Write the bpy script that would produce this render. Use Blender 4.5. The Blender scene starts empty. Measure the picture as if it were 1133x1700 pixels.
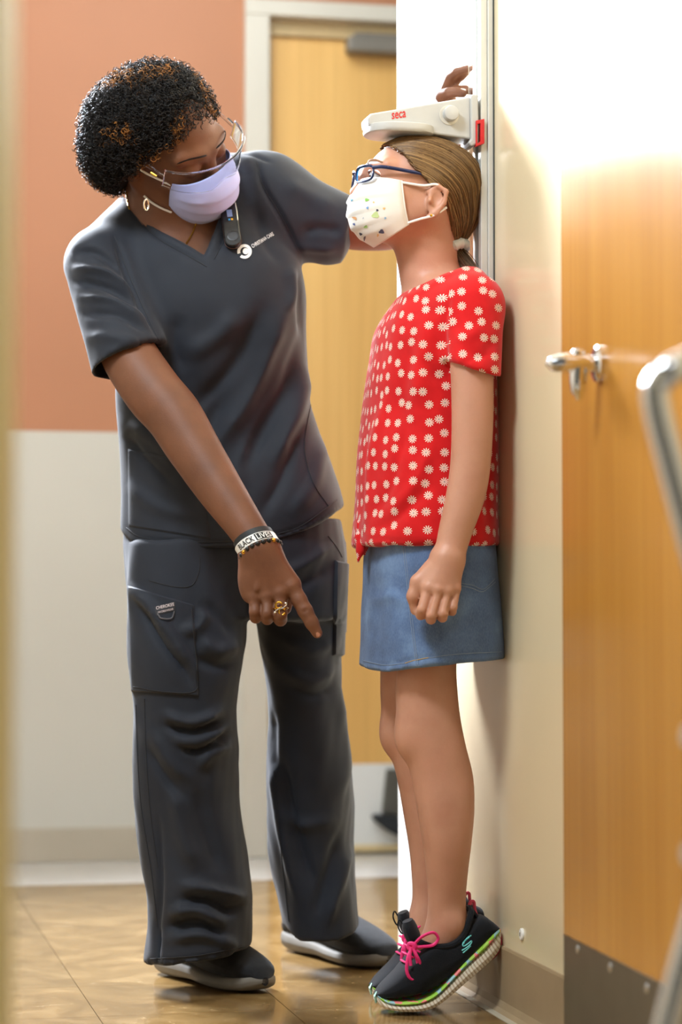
import bpy, bmesh, math, random
import numpy as np
from mathutils import Vector, Matrix
from mathutils.bvhtree import BVHTree
random.seed(7); rng = np.random.default_rng(7)
C = bpy.context.scene.collection
SC = bpy.context.scene

# ---------------------------------------------------------------- camera, world, lights, exposure
W, H, FPX, CAMZ, HOR = 1133.0, 1700.0, 3940.0, 0.63, 1020.0
PITCH = math.atan((HOR - H / 2) / FPX)
cam_d = bpy.data.cameras.new('camera'); cam = bpy.data.objects.new('camera', cam_d); C.objects.link(cam)
cam.location = (0, 0, CAMZ); cam.rotation_euler = (math.pi / 2 + PITCH, 0, 0)
cam_d.sensor_fit = 'VERTICAL'; cam_d.sensor_height = 36.0; cam_d.lens = 36.0 * FPX / H
cam_d.clip_start = 0.05
cam_d.dof.use_dof = True; cam_d.dof.focus_distance = 3.80; cam_d.dof.aperture_fstop = 2.8
SC.camera = cam
SC.view_settings.view_transform = 'Standard'; SC.view_settings.look = 'None'
SC.view_settings.gamma = 1.0; SC.view_settings.use_curve_mapping = False
SC.view_settings.exposure = -0.32
world = bpy.data.worlds.new('world'); SC.world = world; world.use_nodes = True
world.node_tree.nodes['Background'].inputs[0].default_value = (0.90, 0.99, 1.06, 1)
world.node_tree.nodes['Background'].inputs[1].default_value = 0.085

def area(name, loc, target, sx, sy, power, col, shape='RECTANGLE'):
    l = bpy.data.lights.new(name, 'AREA'); l.shape = shape; l.size = sx; l.size_y = sy
    l.energy = power; l.color = col
    o = bpy.data.objects.new(name, l); C.objects.link(o); o.location = loc
    o.rotation_euler = (Vector(target) - Vector(loc)).to_track_quat('-Z', 'Y').to_euler()
    return o
# big daylight-coloured softbox standing left of the frame near the end of the corridor
sb = area('softbox_light', (-1.25, 5.58, 2.36), (0.15, 4.0, 1.35), 1.0, 1.0, 300, (0.84, 0.90, 1.0), 'ELLIPSE'); sb.data.spread = math.radians(115)
# unseen overhead lights: the key, then two added ones
area('overhead_key_fill_light', (-0.85, 2.60, 2.68), (-0.25, 3.9, 0.6), 0.6, 0.6, 82, (0.88, 1.0, 1.08))
area('overhead_key_fill_light', (-0.30, 5.15, 2.68), (-0.25, 5.3, 0), 0.6, 1.0, 24, (0.88, 1.0, 1.08))  # added light, placed to brighten the back door
area('overhead_key_fill_light', (0.0, 1.2, 2.68), (0.0, 3.0, 0.3), 0.6, 1.2, 12, (0.88, 1.0, 1.08))  # added camera-side fill

# ---------------------------------------------------------------- pixel geometry helpers
CP, SP = math.cos(PITCH), math.sin(PITCH)
def ray(u, v):
    a, b = (u - W / 2) / FPX, (H / 2 - v) / FPX
    return np.array([a, CP - b * SP, SP + b * CP])
def P(u, v, y):                         # the point seen at pixel (u, v) at distance y
    d = ray(u, v); return np.array([0, 0, CAMZ]) + d * (y / d[1])
def proj(V):
    V = np.asarray(V, float); x = V[..., 0]; y = V[..., 1]; z = V[..., 2] - CAMZ
    dep = y * CP + z * SP; up = -y * SP + z * CP
    return W / 2 + FPX * x / dep, H / 2 - FPX * up / dep
def on_plane(u, v, p0, n):
    d = ray(u, v); o = np.array([0, 0, CAMZ]); n = np.asarray(n, float)
    return o + d * (np.dot(np.asarray(p0) - o, n) / np.dot(d, n))
WD = np.array([-0.2116, 0.9774, 0.0]); WN = np.array([-0.9774, -0.2116, 0.0])     # right wall: direction, normal into the corridor
W0 = np.array([0.257, 3.825, 0.0])
def wall(t, h, z): return W0 + WD * t + WN * h + np.array([0, 0, z])
def wall_px(u, v, h=0.0):
    p = on_plane(u, v, W0 + WN * h, WN) - W0
    return float(np.dot(p, WD)), float(p[2])
BE = np.array([0.9774, 0.2116, 0.0]); BN = -WD
B0 = on_plane(220, 1428, (0, 0, 0), (0, 0, 1))
def back(s, h, z): return B0 + BE * s + BN * h + np.array([0, 0, z])
def back_px(u, v, h=0.0):
    p = on_plane(u, v, B0 + BN * h, BN) - B0
    return float(np.dot(p, BE)), float(p[2])

# ---------------------------------------------------------------- scene helpers
def mesh_np(name, V, F):
    """V (n,3); F list of polygons or an (m,3|4) array"""
    me = bpy.data.meshes.new(name)
    V = np.asarray(V, np.float32)
    if isinstance(F, np.ndarray) and F.ndim == 2:
        m, k = F.shape
        me.vertices.add(len(V)); me.vertices.foreach_set('co', V.ravel())
        me.loops.add(m * k); me.loops.foreach_set('vertex_index', F.astype(np.int32).ravel())
        me.polygons.add(m); me.polygons.foreach_set('loop_start', np.arange(0, m * k, k, dtype=np.int32))
        try: me.polygons.foreach_set('loop_total', np.full(m, k, np.int32))
        except Exception: pass
        me.update(calc_edges=True); me.validate()
    else:
        me.from_pydata([tuple(map(float, v)) for v in V], [], [tuple(int(i) for i in f) for f in F]); me.update()
    return me
def link(name, me, mat, parent=None, smooth=True, sharp=None):
    o = bpy.data.objects.new(name, me); C.objects.link(o)
    n = len(me.vertices); co = np.empty(n * 3, np.float32); me.vertices.foreach_get('co', co); co = co.reshape(-1, 3)
    c = (co.min(0) + co.max(0)) / 2; co -= c; me.vertices.foreach_set('co', co.ravel()); o.location = c.tolist()
    if parent is not None:
        o.parent = parent; o.matrix_parent_inverse = WM[parent.name].inverted()
    WM[o.name] = Matrix.Translation(Vector(c.tolist()))
    if mat is not None and len(me.materials) == 0: me.materials.append(mat)
    me.polygons.foreach_set('use_smooth', np.full(len(me.polygons), smooth, dtype=bool))
    if smooth and sharp:
        try: me.set_sharp_from_angle(angle=math.radians(sharp))
        except Exception: pass
    me.update()
    return o
WM = {}
def empty(name, loc):
    o = bpy.data.objects.new(name, None); C.objects.link(o); o.location = [float(a) for a in loc]; o.empty_display_size = 0.1
    WM[o.name] = Matrix.Translation(Vector([float(a) for a in loc])); return o
def tag(o, label=None, cat=None, group=None, kind=None):
    if label: o['label'] = label
    if cat: o['category'] = cat
    if group: o['group'] = group
    if kind: o['kind'] = kind
    return o
class MB:
    def __init__(s): s.V = []; s.F = []; s.n = 0
    def add(s, V, F):
        V = np.asarray(V, float).reshape(-1, 3)
        s.V.append(V); s.F += [tuple(int(i) + s.n for i in f) for f in F]; s.n += len(V); return s
    def box(s, c, x, y, z):            # corner point + three edge vectors
        c = np.asarray(c, float); x, y, z = (np.asarray(a, float) for a in (x, y, z))
        V = [c, c + x, c + x + y, c + y, c + z, c + x + z, c + x + y + z, c + y + z]
        F = [(0, 3, 2, 1), (4, 5, 6, 7), (0, 1, 5, 4), (1, 2, 6, 5), (2, 3, 7, 6), (3, 0, 4, 7)]
        if np.dot(np.cross(x, y), z) < 0: F = [f[::-1] for f in F]
        return s.add(V, F)
    def tube(s, pts, r, sides=8, closed=False, flat=1.0, up=None):
        pts = np.asarray(pts, float); n = len(pts); r = np.broadcast_to(np.asarray(r, float), (n,))
        if closed: T = np.roll(pts, -1, 0) - np.roll(pts, 1, 0)
        else: T = np.gradient(pts, axis=0)
        T /= np.linalg.norm(T, axis=1)[:, None] + 1e-12
        a = np.array(up, float) if up is not None else (np.array([0, 0, 1.0]) if abs(T[0][2]) < 0.9 else np.array([1.0, 0, 0]))
        V = []
        for i in range(n):
            a = a - T[i] * np.dot(a, T[i]); a /= np.linalg.norm(a) + 1e-12; b = np.cross(T[i], a)
            for k in range(sides):
                q = 2 * math.pi * k / sides
                V.append(pts[i] + r[i] * (math.cos(q) * a * flat + math.sin(q) * b))
        F = []
        for i in range(n if closed else n - 1):
            j = (i + 1) % n
            for k in range(sides):
                k2 = (k + 1) % sides
                F.append((i * sides + k, i * sides + k2, j * sides + k2, j * sides + k))
        if not closed:
            F.append(tuple(range(sides))[::-1]); F.append(tuple((n - 1) * sides + k for k in range(sides)))
        return s.add(V, F)
    def lathe(s, c, axis, prof, sides=24):      # prof: (along axis, radius)
        c = np.asarray(c, float); axis = np.asarray(axis, float); axis = axis / np.linalg.norm(axis)
        a = np.array([0, 0, 1.0]) if abs(axis[2]) < 0.9 else np.array([1.0, 0, 0])
        a = a - axis * np.dot(a, axis); a /= np.linalg.norm(a); b = np.cross(axis, a); V = []
        for h, r in prof:
            for k in range(sides):
                q = 2 * math.pi * k / sides; V.append(c + axis * h + r * (math.cos(q) * a + math.sin(q) * b))
        F = []
        for i in range(len(prof) - 1):
            for k in range(sides):
                k2 = (k + 1) % sides; F.append((i * sides + k, i * sides + k2, (i + 1) * sides + k2, (i + 1) * sides + k))
        F.append(tuple(range(sides))[::-1]); F.append(tuple((len(prof) - 1) * sides + k for k in range(sides)))
        return s.add(V, F)
    def prism(s, poly, d):                      # polygon of 3-D points extruded by the vector d
        poly = [np.asarray(p, float) for p in poly]; n = len(poly); d = np.asarray(d, float)
        V = poly + [p + d for p in poly]
        F = [tuple(range(n))[::-1], tuple(range(n, 2 * n))] + [(i, (i + 1) % n, n + (i + 1) % n, n + i) for i in range(n)]
        return s.add(V, F)
    def grid(s, G, closed_u=False):             # G (a,b,3)
        a, b = G.shape[:2]; F = []
        for i in range(a - (0 if closed_u else 1)):
            for j in range(b - 1):
                i2 = (i + 1) % a; F.append((i * b + j, i2 * b + j, i2 * b + j + 1, i * b + j + 1))
        return s.add(G.reshape(-1, 3), F)
    def arrays(s): return np.concatenate(s.V)
    def build(s, name, mat, parent=None, smooth=True, sharp=35, bevel=0, fix=True):
        me = mesh_np(name, s.arrays(), s.F)
        if fix:
            bm = bmesh.new(); bm.from_mesh(me); bmesh.ops.recalc_face_normals(bm, faces=bm.faces); bm.to_mesh(me); bm.free()
        o = link(name, me, mat, parent, smooth, sharp)
        if bevel:
            m = o.modifiers.new('bevel', 'BEVEL'); m.width = bevel; m.segments = 2; m.limit_method = 'ANGLE'; m.angle_limit = math.radians(40)
        return o
def spline(pts, n, closed=False):
    """Catmull-Rom through pts, n samples"""
    pts = np.asarray(pts, float); m = len(pts)
    if closed: Q = np.concatenate([pts[-1:], pts, pts[:2]]); segs = m
    else: Q = np.concatenate([2 * pts[:1] - pts[1:2], pts, 2 * pts[-1:] - pts[-2:-1]]); segs = m - 1
    t = np.linspace(0, segs, n, endpoint=not closed); i = np.minimum(t.astype(int), segs - 1); f = (t - i)[:, None]
    p0, p1, p2, p3 = Q[i], Q[i + 1], Q[i + 2], Q[i + 3]
    return 0.5 * (2 * p1 + (p2 - p0) * f + (2 * p0 - 5 * p1 + 4 * p2 - p3) * f ** 2 + (3 * p1 - p0 - 3 * p2 + p3) * f ** 3)
def sm_interp(x, xp, fp):
    """monotone-ish cubic interpolation (Hermite with finite-difference slopes)"""
    xp = np.asarray(xp, float); fp = np.asarray(fp, float); o = np.argsort(xp); xp, fp = xp[o], fp[o]
    m = np.gradient(fp, xp); x = np.clip(x, xp[0], xp[-1]); i = np.clip(np.searchsorted(xp, x) - 1, 0, len(xp) - 2)
    h = xp[i + 1] - xp[i]; t = (x - xp[i]) / h
    return ((2 * t ** 3 - 3 * t ** 2 + 1) * fp[i] + (t ** 3 - 2 * t ** 2 + t) * h * m[i] + (-2 * t ** 3 + 3 * t ** 2) * fp[i + 1] + (t ** 3 - t ** 2) * h * m[i + 1])

# ---------------------------------------------------------------- materials
def srgb(r, g, b):
    f = lambda c: (c / 255 / 12.92) if c / 255 <= 0.04045 else ((c / 255 + 0.055) / 1.055) ** 2.4
    return (f(r), f(g), f(b), 1)
class MatB:
    def __init__(s, name):
        s.m = bpy.data.materials.new(name); s.m.use_nodes = True; s.nt = s.m.node_tree
        s.b = s.nt.nodes['Principled BSDF']
    def n(s, t, **kw):
        x = s.nt.nodes.new(t)
        for k, v in kw.items(): setattr(x, k, v)
        return x
    def l(s, a, b): s.nt.links.new(a, b)
    def set(s, **kw):
        names = dict(rough='Roughness', metal='Metallic', spec='Specular IOR Level', coat='Coat Weight', coat_rough='Coat Roughness', sheen='Sheen Weight',
                     sheen_rough='Sheen Roughness', sss='Subsurface Weight', trans='Transmission Weight', ior='IOR', alpha='Alpha', base='Base Color', aniso='Anisotropic')
        for k, v in kw.items(): s.b.inputs[names[k]].default_value = v
        return s
    def math(s, op, a, b=None, c=None, clamp=False):
        x = s.n('ShaderNodeMath', operation=op); x.use_clamp = clamp
        for i, q in enumerate((a, b, c)):
            if q is None: continue
            if isinstance(q, (int, float)): x.inputs[i].default_value = q
            else: s.l(q, x.inputs[i])
        return x.outputs[0]
    def coord(s, kind='Object', scale=(1, 1, 1), rot=(0, 0, 0)):
        t = s.n('ShaderNodeTexCoord'); m = s.n('ShaderNodeMapping'); m.inputs['Scale'].default_value = scale; m.inputs['Rotation'].default_value = rot
        s.l(t.outputs[kind], m.inputs['Vector']); return m.outputs[0]
    def geo(s, scale=(1, 1, 1), rot=(0, 0, 0)):
        t = s.n('ShaderNodeNewGeometry'); m = s.n('ShaderNodeMapping'); m.inputs['Scale'].default_value = scale; m.inputs['Rotation'].default_value = rot
        s.l(t.outputs['Position'], m.inputs['Vector']); return m.outputs[0]
    def noise(s, vec, scale, detail=3, rough=0.5, dist=0.0):
        x = s.n('ShaderNodeTexNoise'); x.inputs['Scale'].default_value = scale; x.inputs['Detail'].default_value = detail
        x.inputs['Roughness'].default_value = rough; x.inputs['Distortion'].default_value = dist
        if vec is not None: s.l(vec, x.inputs['Vector'])
        return x.outputs['Fac']
    def ramp(s, fac, stops):
        x = s.n('ShaderNodeValToRGB'); e = x.color_ramp.elements
        while len(e) < len(stops): e.new(0.5)
        for el, (p, c) in zip(e, stops): el.position = p; el.color = c
        s.l(fac, x.inputs['Fac']); return x.outputs['Color']
    def mix(s, fac, a, b, blend='MIX'):
        x = s.n('ShaderNodeMix', data_type='RGBA', blend_type=blend)
        for q, i in ((fac, 0), (a, 6), (b, 7)):
            if isinstance(q, (int, float)): x.inputs[i].default_value = q
            elif isinstance(q, tuple): x.inputs[i].default_value = q
            else: s.l(q, x.inputs[i])
        return x.outputs[2]
    def color(s, sock): s.l(sock, s.b.inputs['Base Color']); return s
    def bump(s, h, strength=0.3, dist=0.002):
        x = s.n('ShaderNodeBump'); x.inputs['Strength'].default_value = strength; x.inputs['Distance'].default_value = dist
        s.l(h, x.inputs['Height']); s.l(x.outputs[0], s.b.inputs['Normal']); return s
def plain(name, col, rough=0.5, var=0.06, scale=40, bump=0.0, bscale=300, **kw):
    m = MatB(name); m.set(rough=rough, **kw)
    v = m.coord('Object'); f = m.noise(v, scale, 4)
    lo = tuple(c * (1 - var) for c in col[:3]) + (1,); hi = tuple(min(1, c * (1 + var)) for c in col[:3]) + (1,)
    m.color(m.ramp(f, [(0.3, lo), (0.7, hi)]))
    if bump: m.bump(m.noise(v, bscale, 3), bump, 0.001)
    return m.m

def wood(name, c0, c1, rough=0.35, ax=BE):
    m = MatB(name); m.set(rough=rough, spec=0.5)
    v = m.geo((9, 9, 0.45)); f = m.noise(v, 1.0, 5, 0.6, 0.6)
    v2 = m.geo((90, 90, 1.6)); f2 = m.noise(v2, 1.0, 3, 0.6)
    a = m.ramp(f, [(0.30, c0), (0.70, c1)])
    m.color(m.mix(0.35, a, m.ramp(f2, [(0.25, tuple(c * 0.7 for c in c0[:3]) + (1,)), (0.75, c1)])))
    return m.m
M = {}
M['orange'] = plain('orange_paint', srgb(176, 118, 82), 0.6, 0.03, 3, 0.08, 400)
M['wainscot'] = plain('cream_panel', srgb(198, 193, 180), 0.5, 0.02, 3)
M['frame'] = plain('cream_frame_paint', srgb(204, 195, 178), 0.45, 0.03, 5)
M['beige'] = plain('beige_semi_gloss_paint', srgb(222, 206, 172), 0.20, 0.02, 4, 0.03, 250, spec=0.6)
M['white_paint'] = plain('white_gloss_paint', srgb(232, 230, 224), 0.25, 0.02, 4)
M['base_back'] = plain('grey_vinyl_baseboard', srgb(182, 170, 150), 0.45, 0.04, 6)
M['base_right'] = plain('taupe_vinyl_baseboard', srgb(158, 136, 106), 0.42, 0.06, 12)
M['seal'] = plain('pale_floor_seal', srgb(186, 176, 156), 0.4, 0.06, 20)
M['jamb'] = plain('olive_cream_jamb', srgb(216, 204, 150), 0.5, 0.04, 5)
M['maple'] = wood('maple_veneer', srgb(216, 162, 86), srgb(238, 190, 114), 0.4)
M['maple_right'] = wood('amber_maple_veneer', srgb(170, 112, 38), srgb(190, 134, 54), 0.22)
M['steel'] = plain('brushed_steel', srgb(205, 205, 205), 0.28, 0.05, 60, metal=1.0)
M['steel_dark'] = plain('dull_steel_plate', srgb(112, 106, 94), 0.34, 0.08, 20, metal=0.9)
M['chrome'] = plain('chrome', srgb(230, 230, 232), 0.10, 0.02, 20, metal=1.0)
M['alu'] = plain('anodised_aluminium', srgb(204, 203, 196), 0.4, 0.04, 30, metal=0.25)
M['alu_dark'] = plain('dark_scale_strip', srgb(60, 66, 66), 0.4, 0.05, 30)
M['grey_box'] = plain('grey_closer_paint', srgb(120, 112, 100), 0.45, 0.04, 30)
M['rubber'] = plain('black_rubber', srgb(30, 33, 36), 0.6, 0.1, 60)
M['abs'] = plain('off_white_plastic', srgb(182, 181, 178), 0.42, 0.02, 60, 0.05, 900)
M['red_plastic'] = plain('red_plastic', srgb(200, 22, 30), 0.35, 0.03, 60)
M['white_plastic'] = plain('white_plastic', srgb(235, 235, 232), 0.35, 0.02, 40)
def floor_mat():
    m = MatB('polished_tan_vinyl_tile'); m.set(rough=0.13, spec=0.4)
    info = m.n('ShaderNodeObjectInfo'); v = m.geo((1, 1, 1))
    f = m.noise(v, 7, 6, 0.62, 1.2); f2 = m.noise(v, 34, 5, 0.6, 2.0)
    a = m.ramp(f, [(0.30, srgb(102, 76, 40)), (0.55, srgb(130, 102, 62)), (0.75, srgb(158, 130, 88))])
    b = m.mix(m.math('MULTIPLY', m.ramp(f2, [(0.60, (0, 0, 0, 1)), (0.70, (1, 1, 1, 1))]), 0.35), a, srgb(198, 174, 134))
    h = m.n('ShaderNodeHueSaturation'); h.inputs['Value'].default_value = 1
    m.l(m.math('ADD', m.math('MULTIPLY', info.outputs['Random'], 0.16), 0.92), h.inputs['Value']); m.l(b, h.inputs['Color'])
    m.color(h.outputs[0]); m.bump(m.noise(v, 60, 3), 0.04, 0.001)
    return m.m
M['tile'] = floor_mat()
M['border'] = plain('pale_grey_floor_border', srgb(196, 190, 182), 0.2, 0.05, 12)
# ================================================================ the setting
def slab(name, c, x, y, z, mat, kind='structure', parent=None, bevel=0):
    o = MB().box(c, x, y, z).build(name, mat, parent, smooth=False, bevel=bevel)
    if parent is None and kind: o['kind'] = kind
    return o
Z = np.array([0, 0, 1.0])
ROOMH = 2.75
# floor: sub-base and single tiles aligned with the right wall
floor = slab('floor', wall(-4.4, -1.6, -0.06), WD * 7.6, WN * 4.8, Z * 0.054, M['seal'])
TS = 0.305; gap = 0.0012
tb = MB(); tb.box((gap, gap, -0.006), (TS - gap, 0, 0), (0, TS - gap, 0), (0, 0, 0.006))
tile_me = mesh_np('floor_tile', tb.arrays(), tb.F); tile_me.materials.append(M['tile'])
tmax = float(np.dot(B0 - W0, WD))
yaw = math.atan2(WD[1], WD[0]) - math.pi / 2
t_border = tmax - 0.52
ti = math.floor(t_border / TS)
k0 = t_border - (ti + 9) * TS
for i in range(ti + 9):
    for j in range(-5, 10):
        t = k0 + i * TS
        if j < 0 and t < 0.35: continue
        p = wall(t, 0.030 + (j + 1) * TS, 0)
        if p[1] < 1.3 or p[0] < -1.9: continue
        o = bpy.data.objects.new('floor_tile', tile_me); C.objects.link(o); o.parent = floor
        o.matrix_parent_inverse = WM[floor.name].inverted(); o.location = p.tolist(); o.rotation_euler = (0, 0, yaw)
t_end0, _ = wall_px(665, 400)
slab('border_strip', wall(t_border + gap, -1.5, -0.006), WD * (0.52), WN * 4.6, Z * 0.0062, M['border'], parent=floor)
slab('edge_strip', wall(-4.3, 0.0, -0.006), WD * (t_end0 + 4.3), WN * 0.029, Z * 0.0066, M['seal'], parent=floor)

# right wall: beige up to the measuring rail, white end section with its corner trim
t_end, _ = wall_px(692, 400); t_edge, _ = wall_px(665, 400)
wr = slab('wall_right', wall(-4.4, -0.14, 0), WD * (t_end + 4.4), WN * 0.14, Z * ROOMH, M['beige'])
slab('trim_1', wall(t_end, -0.14, 0), WD * (t_edge - t_end), WN * 0.146, Z * ROOMH, M['white_paint'], bevel=0.004)
bb = MB()
prof = [(0.0, 0.102), (0.003, 0.102), (0.0045, 0.098), (0.0045, 0.016), (0.009, 0.006), (0.016, 0.0006), (0.0, 0.0006)]
n = len(prof)
bb.prism([wall(-4.3, h, z) for h, z in prof], WD * (t_end + 4.3))
bb.build('baseboard_right', M['base_right'], smooth=False)['kind'] = 'structure'
# back wall: orange paint above, cream panel below, grey baseboard
s_f0, _ = back_px(405, 500); s_f1, _ = back_px(446, 500)
_, z_mid = back_px(200, 718); _, z_bb = back_px(200, 1372)
_, z_head = back_px(500, 3); _, z_head2 = back_px(500, 30); _, z_door = back_px(500, 55)
door_w = 0.92; s_door0, _ = back_px(449, 500)
s_r1 = s_f1 + door_w + 0.02; s_r0 = s_r1 + (s_f1 - s_f0)
slab('wall_back', back(-2.2, -0.14, 0), BE * (2.2 + s_f0), BN * 0.14, Z * ROOMH, M['orange'])
slab('wall_back', back(s_f0, -0.14, z_head), BE * (s_r0 - s_f0), BN * 0.14, Z * (ROOMH - z_head), M['orange'])
slab('wall_back', back(s_r0, -0.14, 0), BE * 1.6, BN * 0.14, Z * ROOMH, M['orange'])
slab('trim_2', back(-2.2, 0.0, z_bb), BE * (2.2 + s_f0), BN * 0.004, Z * (z_mid - z_bb), M['wainscot'])
slab('baseboard_back', back(-2.2, 0.0, 0), BE * (2.2 + s_f0), BN * 0.009, Z * z_bb, M['base_back'], bevel=0.003)
fr = MB()
fr.box(back(s_f0, -0.14, 0), BE * (s_f1 - s_f0), BN * 0.155, Z * z_head2)
fr.box(back(s_r1, -0.14, 0), BE * (s_r0 - s_r1), BN * 0.155, Z * z_head2)
fr.box(back(s_f0, -0.14, z_head2), BE * (s_r0 - s_f0), BN * 0.155, Z * (z_head - z_head2))
o = fr.build('trim_3', M['frame'], smooth=False, bevel=0.003); o['kind'] = 'structure'
st = MB(); st.box(back(s_f1, -0.14, 0), BE * 0.012, BN * 0.11, Z * z_head2); st.box(back(s_r1 - 0.012, -0.14, 0), BE * 0.012, BN * 0.11, Z * z_head2)
st.box(back(s_f1 + 0.012, -0.14, z_door), BE * (s_r1 - s_f1 - 0.024), BN * 0.11, Z * (z_head2 - z_door))
st.build('door_stop', plain('tan_door_stop_paint', srgb(196, 168, 120), 0.5), o, smooth=False)
# back door
dh = -0.045
d1 = slab('door_1', back(s_door0, dh - 0.045, 0.012), BE * (s_r1 - 0.014 - s_door0), BN * 0.045, Z * (z_door - 0.014), M['maple'])
_, z_k1 = back_px(620, 1268, dh); _, z_k0 = back_px(620, 1402, dh)
s_k0, _ = back_px(470, 1300, dh)
slab('kick_plate', back(s_k0, dh, z_k0), BE * (s_r1 - 0.03 - s_k0), BN * 0.0016, Z * (z_k1 - z_k0), M['white_paint'], parent=d1)
slab('door_sweep', back(s_door0, dh, 0.004), BE * (s_r1 - 0.014 - s_door0), BN * 0.012, Z * (z_k0 - 0.004), plain('cream_door_sweep', srgb(224, 200, 150), 0.45), parent=d1, bevel=0.003)
s_c0, z_c0 = back_px(572, 92, dh); s_c1, z_c1 = back_px(572, 66, dh)
cl = slab('door_closer', back(s_c0, dh, z_c0), BE * 0.30, BN * 0.055, Z * (z_c1 - z_c0), M['grey_box'], parent=d1, bevel=0.008)
slab('closer_arm', back(s_c0 + 0.02, dh + 0.02, z_c1), BE * 0.26, BN * 0.022, Z * 0.012, M['grey_box'], parent=cl, bevel=0.003)
# dark solids in place of a leg and shoe reflected in the kick plate
hb = MB(); 
sa, za = back_px(640, 1276, dh); sb, zb = back_px(632, 1352, dh); sc_, zc = back_px(690, 1352, dh); sd, zd = back_px(690, 1276, dh)
hb.prism([back(sa, dh + .002, za), back(sb, dh + .002, zb), back(sc_, dh + .002, zb), back(sd, dh + .002, za)], BN * 0.020)
refl = hb.build('leg_reflection_block', plain('reflection_grey', srgb(108, 106, 98), 0.4, metal=0.6), d1, smooth=False, bevel=0.004)
hf = MB(); pts = [back_px(u, v, dh) for u, v in ((614, 1354), (622, 1350), (660, 1356), (700, 1364), (700, 1400), (672, 1394), (640, 1378), (620, 1362))]
hf.prism([back(a, dh + .006, b) for a, b in pts], BN * 0.045)
hf.build('shoe_reflection_block', M['rubber'], refl, smooth=False, bevel=0.004)

# room behind: left wall, ceiling
sL = -1.75
slab('wall_left', back(sL - 0.14, 4.2, 0), BE * 0.14, -BN * 4.2, Z * ROOMH, M['wainscot'])
slab('ceiling', wall(-4.4, -0.2, ROOMH), WD * 8.2, WN * 4.0, Z * 0.05, plain('ceiling_white', srgb(226, 222, 214), 0.8, 0.02))
# cream door jamb close to the camera at the left edge
xj = (5 - W / 2) / FPX * 1.55
slab('trim_4', (xj - 0.06, 1.50, 0), (0.06, 0, 0), (0, 0.11, 0), (0, 0, 2.2), M['jamb'], bevel=0.004)

# right-hand door, swung open until it nearly lies on the wall
DN_ang = math.radians(2.4)
def rot2(v, a): return np.array([v[0] * math.cos(a) - v[1] * math.sin(a), v[0] * math.sin(a) + v[1] * math.cos(a), 0])
DD = rot2(WD, -DN_ang); DNm = rot2(WN, -DN_ang)           # towards the free edge; outward normal
te, _ = wall_px(951, 800, 0.06)
DE = wall(te, 0.075, 0)                                   # foot of the free front edge
def door(t, h, z): return DE - DD * t + DNm * h + Z * z
def door_px(u, v, h=0.0):
    p = on_plane(u, v, DE + DNm * h, DNm) - DE
    return float(-np.dot(p, DD)), float(p[2])
d2 = slab('door_2', door(0.95, -0.045, 0.012), DD * 0.95, DNm * 0.045, Z * 2.10, M['maple_right'])
_, zk = door_px(958, 1561)
kp = slab('kick_plate', door(0.94, 0.0, 0.02), DD * 0.935, DNm * 0.0016, Z * (zk - 0.02), M['steel_dark'], parent=d2)
for u, v in ((1016, 1606), (1077, 1641), (962, 1576)):
    t, z = door_px(u, v); MB().lathe(door(t, 0.0016, z), DNm, [(0, .006), (.0012, .006), (.0024, .003), (.0026, .0004)], 10).build('screw', M['steel'], kp)
# lever handle of the right-hand door
lt, lz = door_px(996, 604)
hd = MB(); hd.lathe(door(lt, 0, lz), DNm, [(0, .024), (.005, .024), (.008, .020), (.009, .011), (.026, .0105)], 20)
hnd = hd.build('lever_handle', M['chrome'], d2)
lv = MB(); lv.tube([door(lt, h, lz + dz) for h, dz in ((.014, 0), (.024, .001), (.040, .001), (.056, 0), (.066, -.001), (.071, -.002))], [.0105, .0125, .0130, .0120, .0095, .003], 14); lv.build('lever', M['chrome'], hnd)
hk = MB(); hk.tube([door(lt, .028, lz - .006), door(lt, .029, lz - .022), door(lt, .029, lz - .036), door(lt, .028, lz - .048)], [.012, .0115, .0095, .003], 12); hk.build('thumb_turn', M['chrome'], hnd)
MB().lathe(door(lt, .029, lz + .010), Z, [(0, .009), (.005, .009), (.009, .006), (.010, .001)], 14).build('button', M['chrome'], hnd)

# white screw cap on the right wall
t, z = wall_px(868, 1551)
scap = MB().lathe(wall(t, 0, z), WN, [(0, .0095), (.002, .0095), (.0035, .008), (.004, .0005)], 20).build('screw_cap', M['white_plastic'])
tag(scap, 'small round white plastic cap on the beige wall above the baseboard', 'wall cap')
slab('slot', wall(t - .001, .0038, z - .003), WD * .002, WN * .0008, Z * .006, M['grey_box'], parent=scap)

# chrome tube chair in the foreground at the right edge
ch = empty('tubular_chair', (0.62, 1.9, 0)); tag(ch, 'blurred chrome tube chair frame close to the camera at the right edge', 'chair')
yc = 2.05
def cpt(u, v, y=yc): return P(u, v, y)
fr1 = spline([cpt(1290, 566, 2.20), cpt(1200, 582, 2.12), cpt(1130, 606), cpt(1092, 640), cpt(1092, 680), cpt(1112, 760), cpt(1150, 900), cpt(1200, 1080), cpt(1215, 1240), cpt(1190, 1400), cpt(1150, 1550), cpt(1112, 1690), cpt(1080, 1830), cpt(1048, 2010), cpt(1040, 2190)], 90)
fr1[:, 2] = np.maximum(fr1[:, 2], 0.0125)
MB().tube(fr1, 0.0125, 14).build('frame', M['chrome'], ch)
fr2 = fr1 + np.array([0.46, 0.16, 0]); MB().tube(fr2, 0.0125, 14).build('frame', M['chrome'], ch)
seatm = plain('grey_chair_vinyl', srgb(120, 118, 112), 0.5, 0.05, 30)
p0, p1 = cpt(1205, 1180), cpt(1203, 1180) + np.array([0.46, 0.16, 0])
sx = (p1 - p0); sx[2] = 0; sd_ = np.array([sx[1], -sx[0], 0]); sd_ /= np.linalg.norm(sd_)
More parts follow.
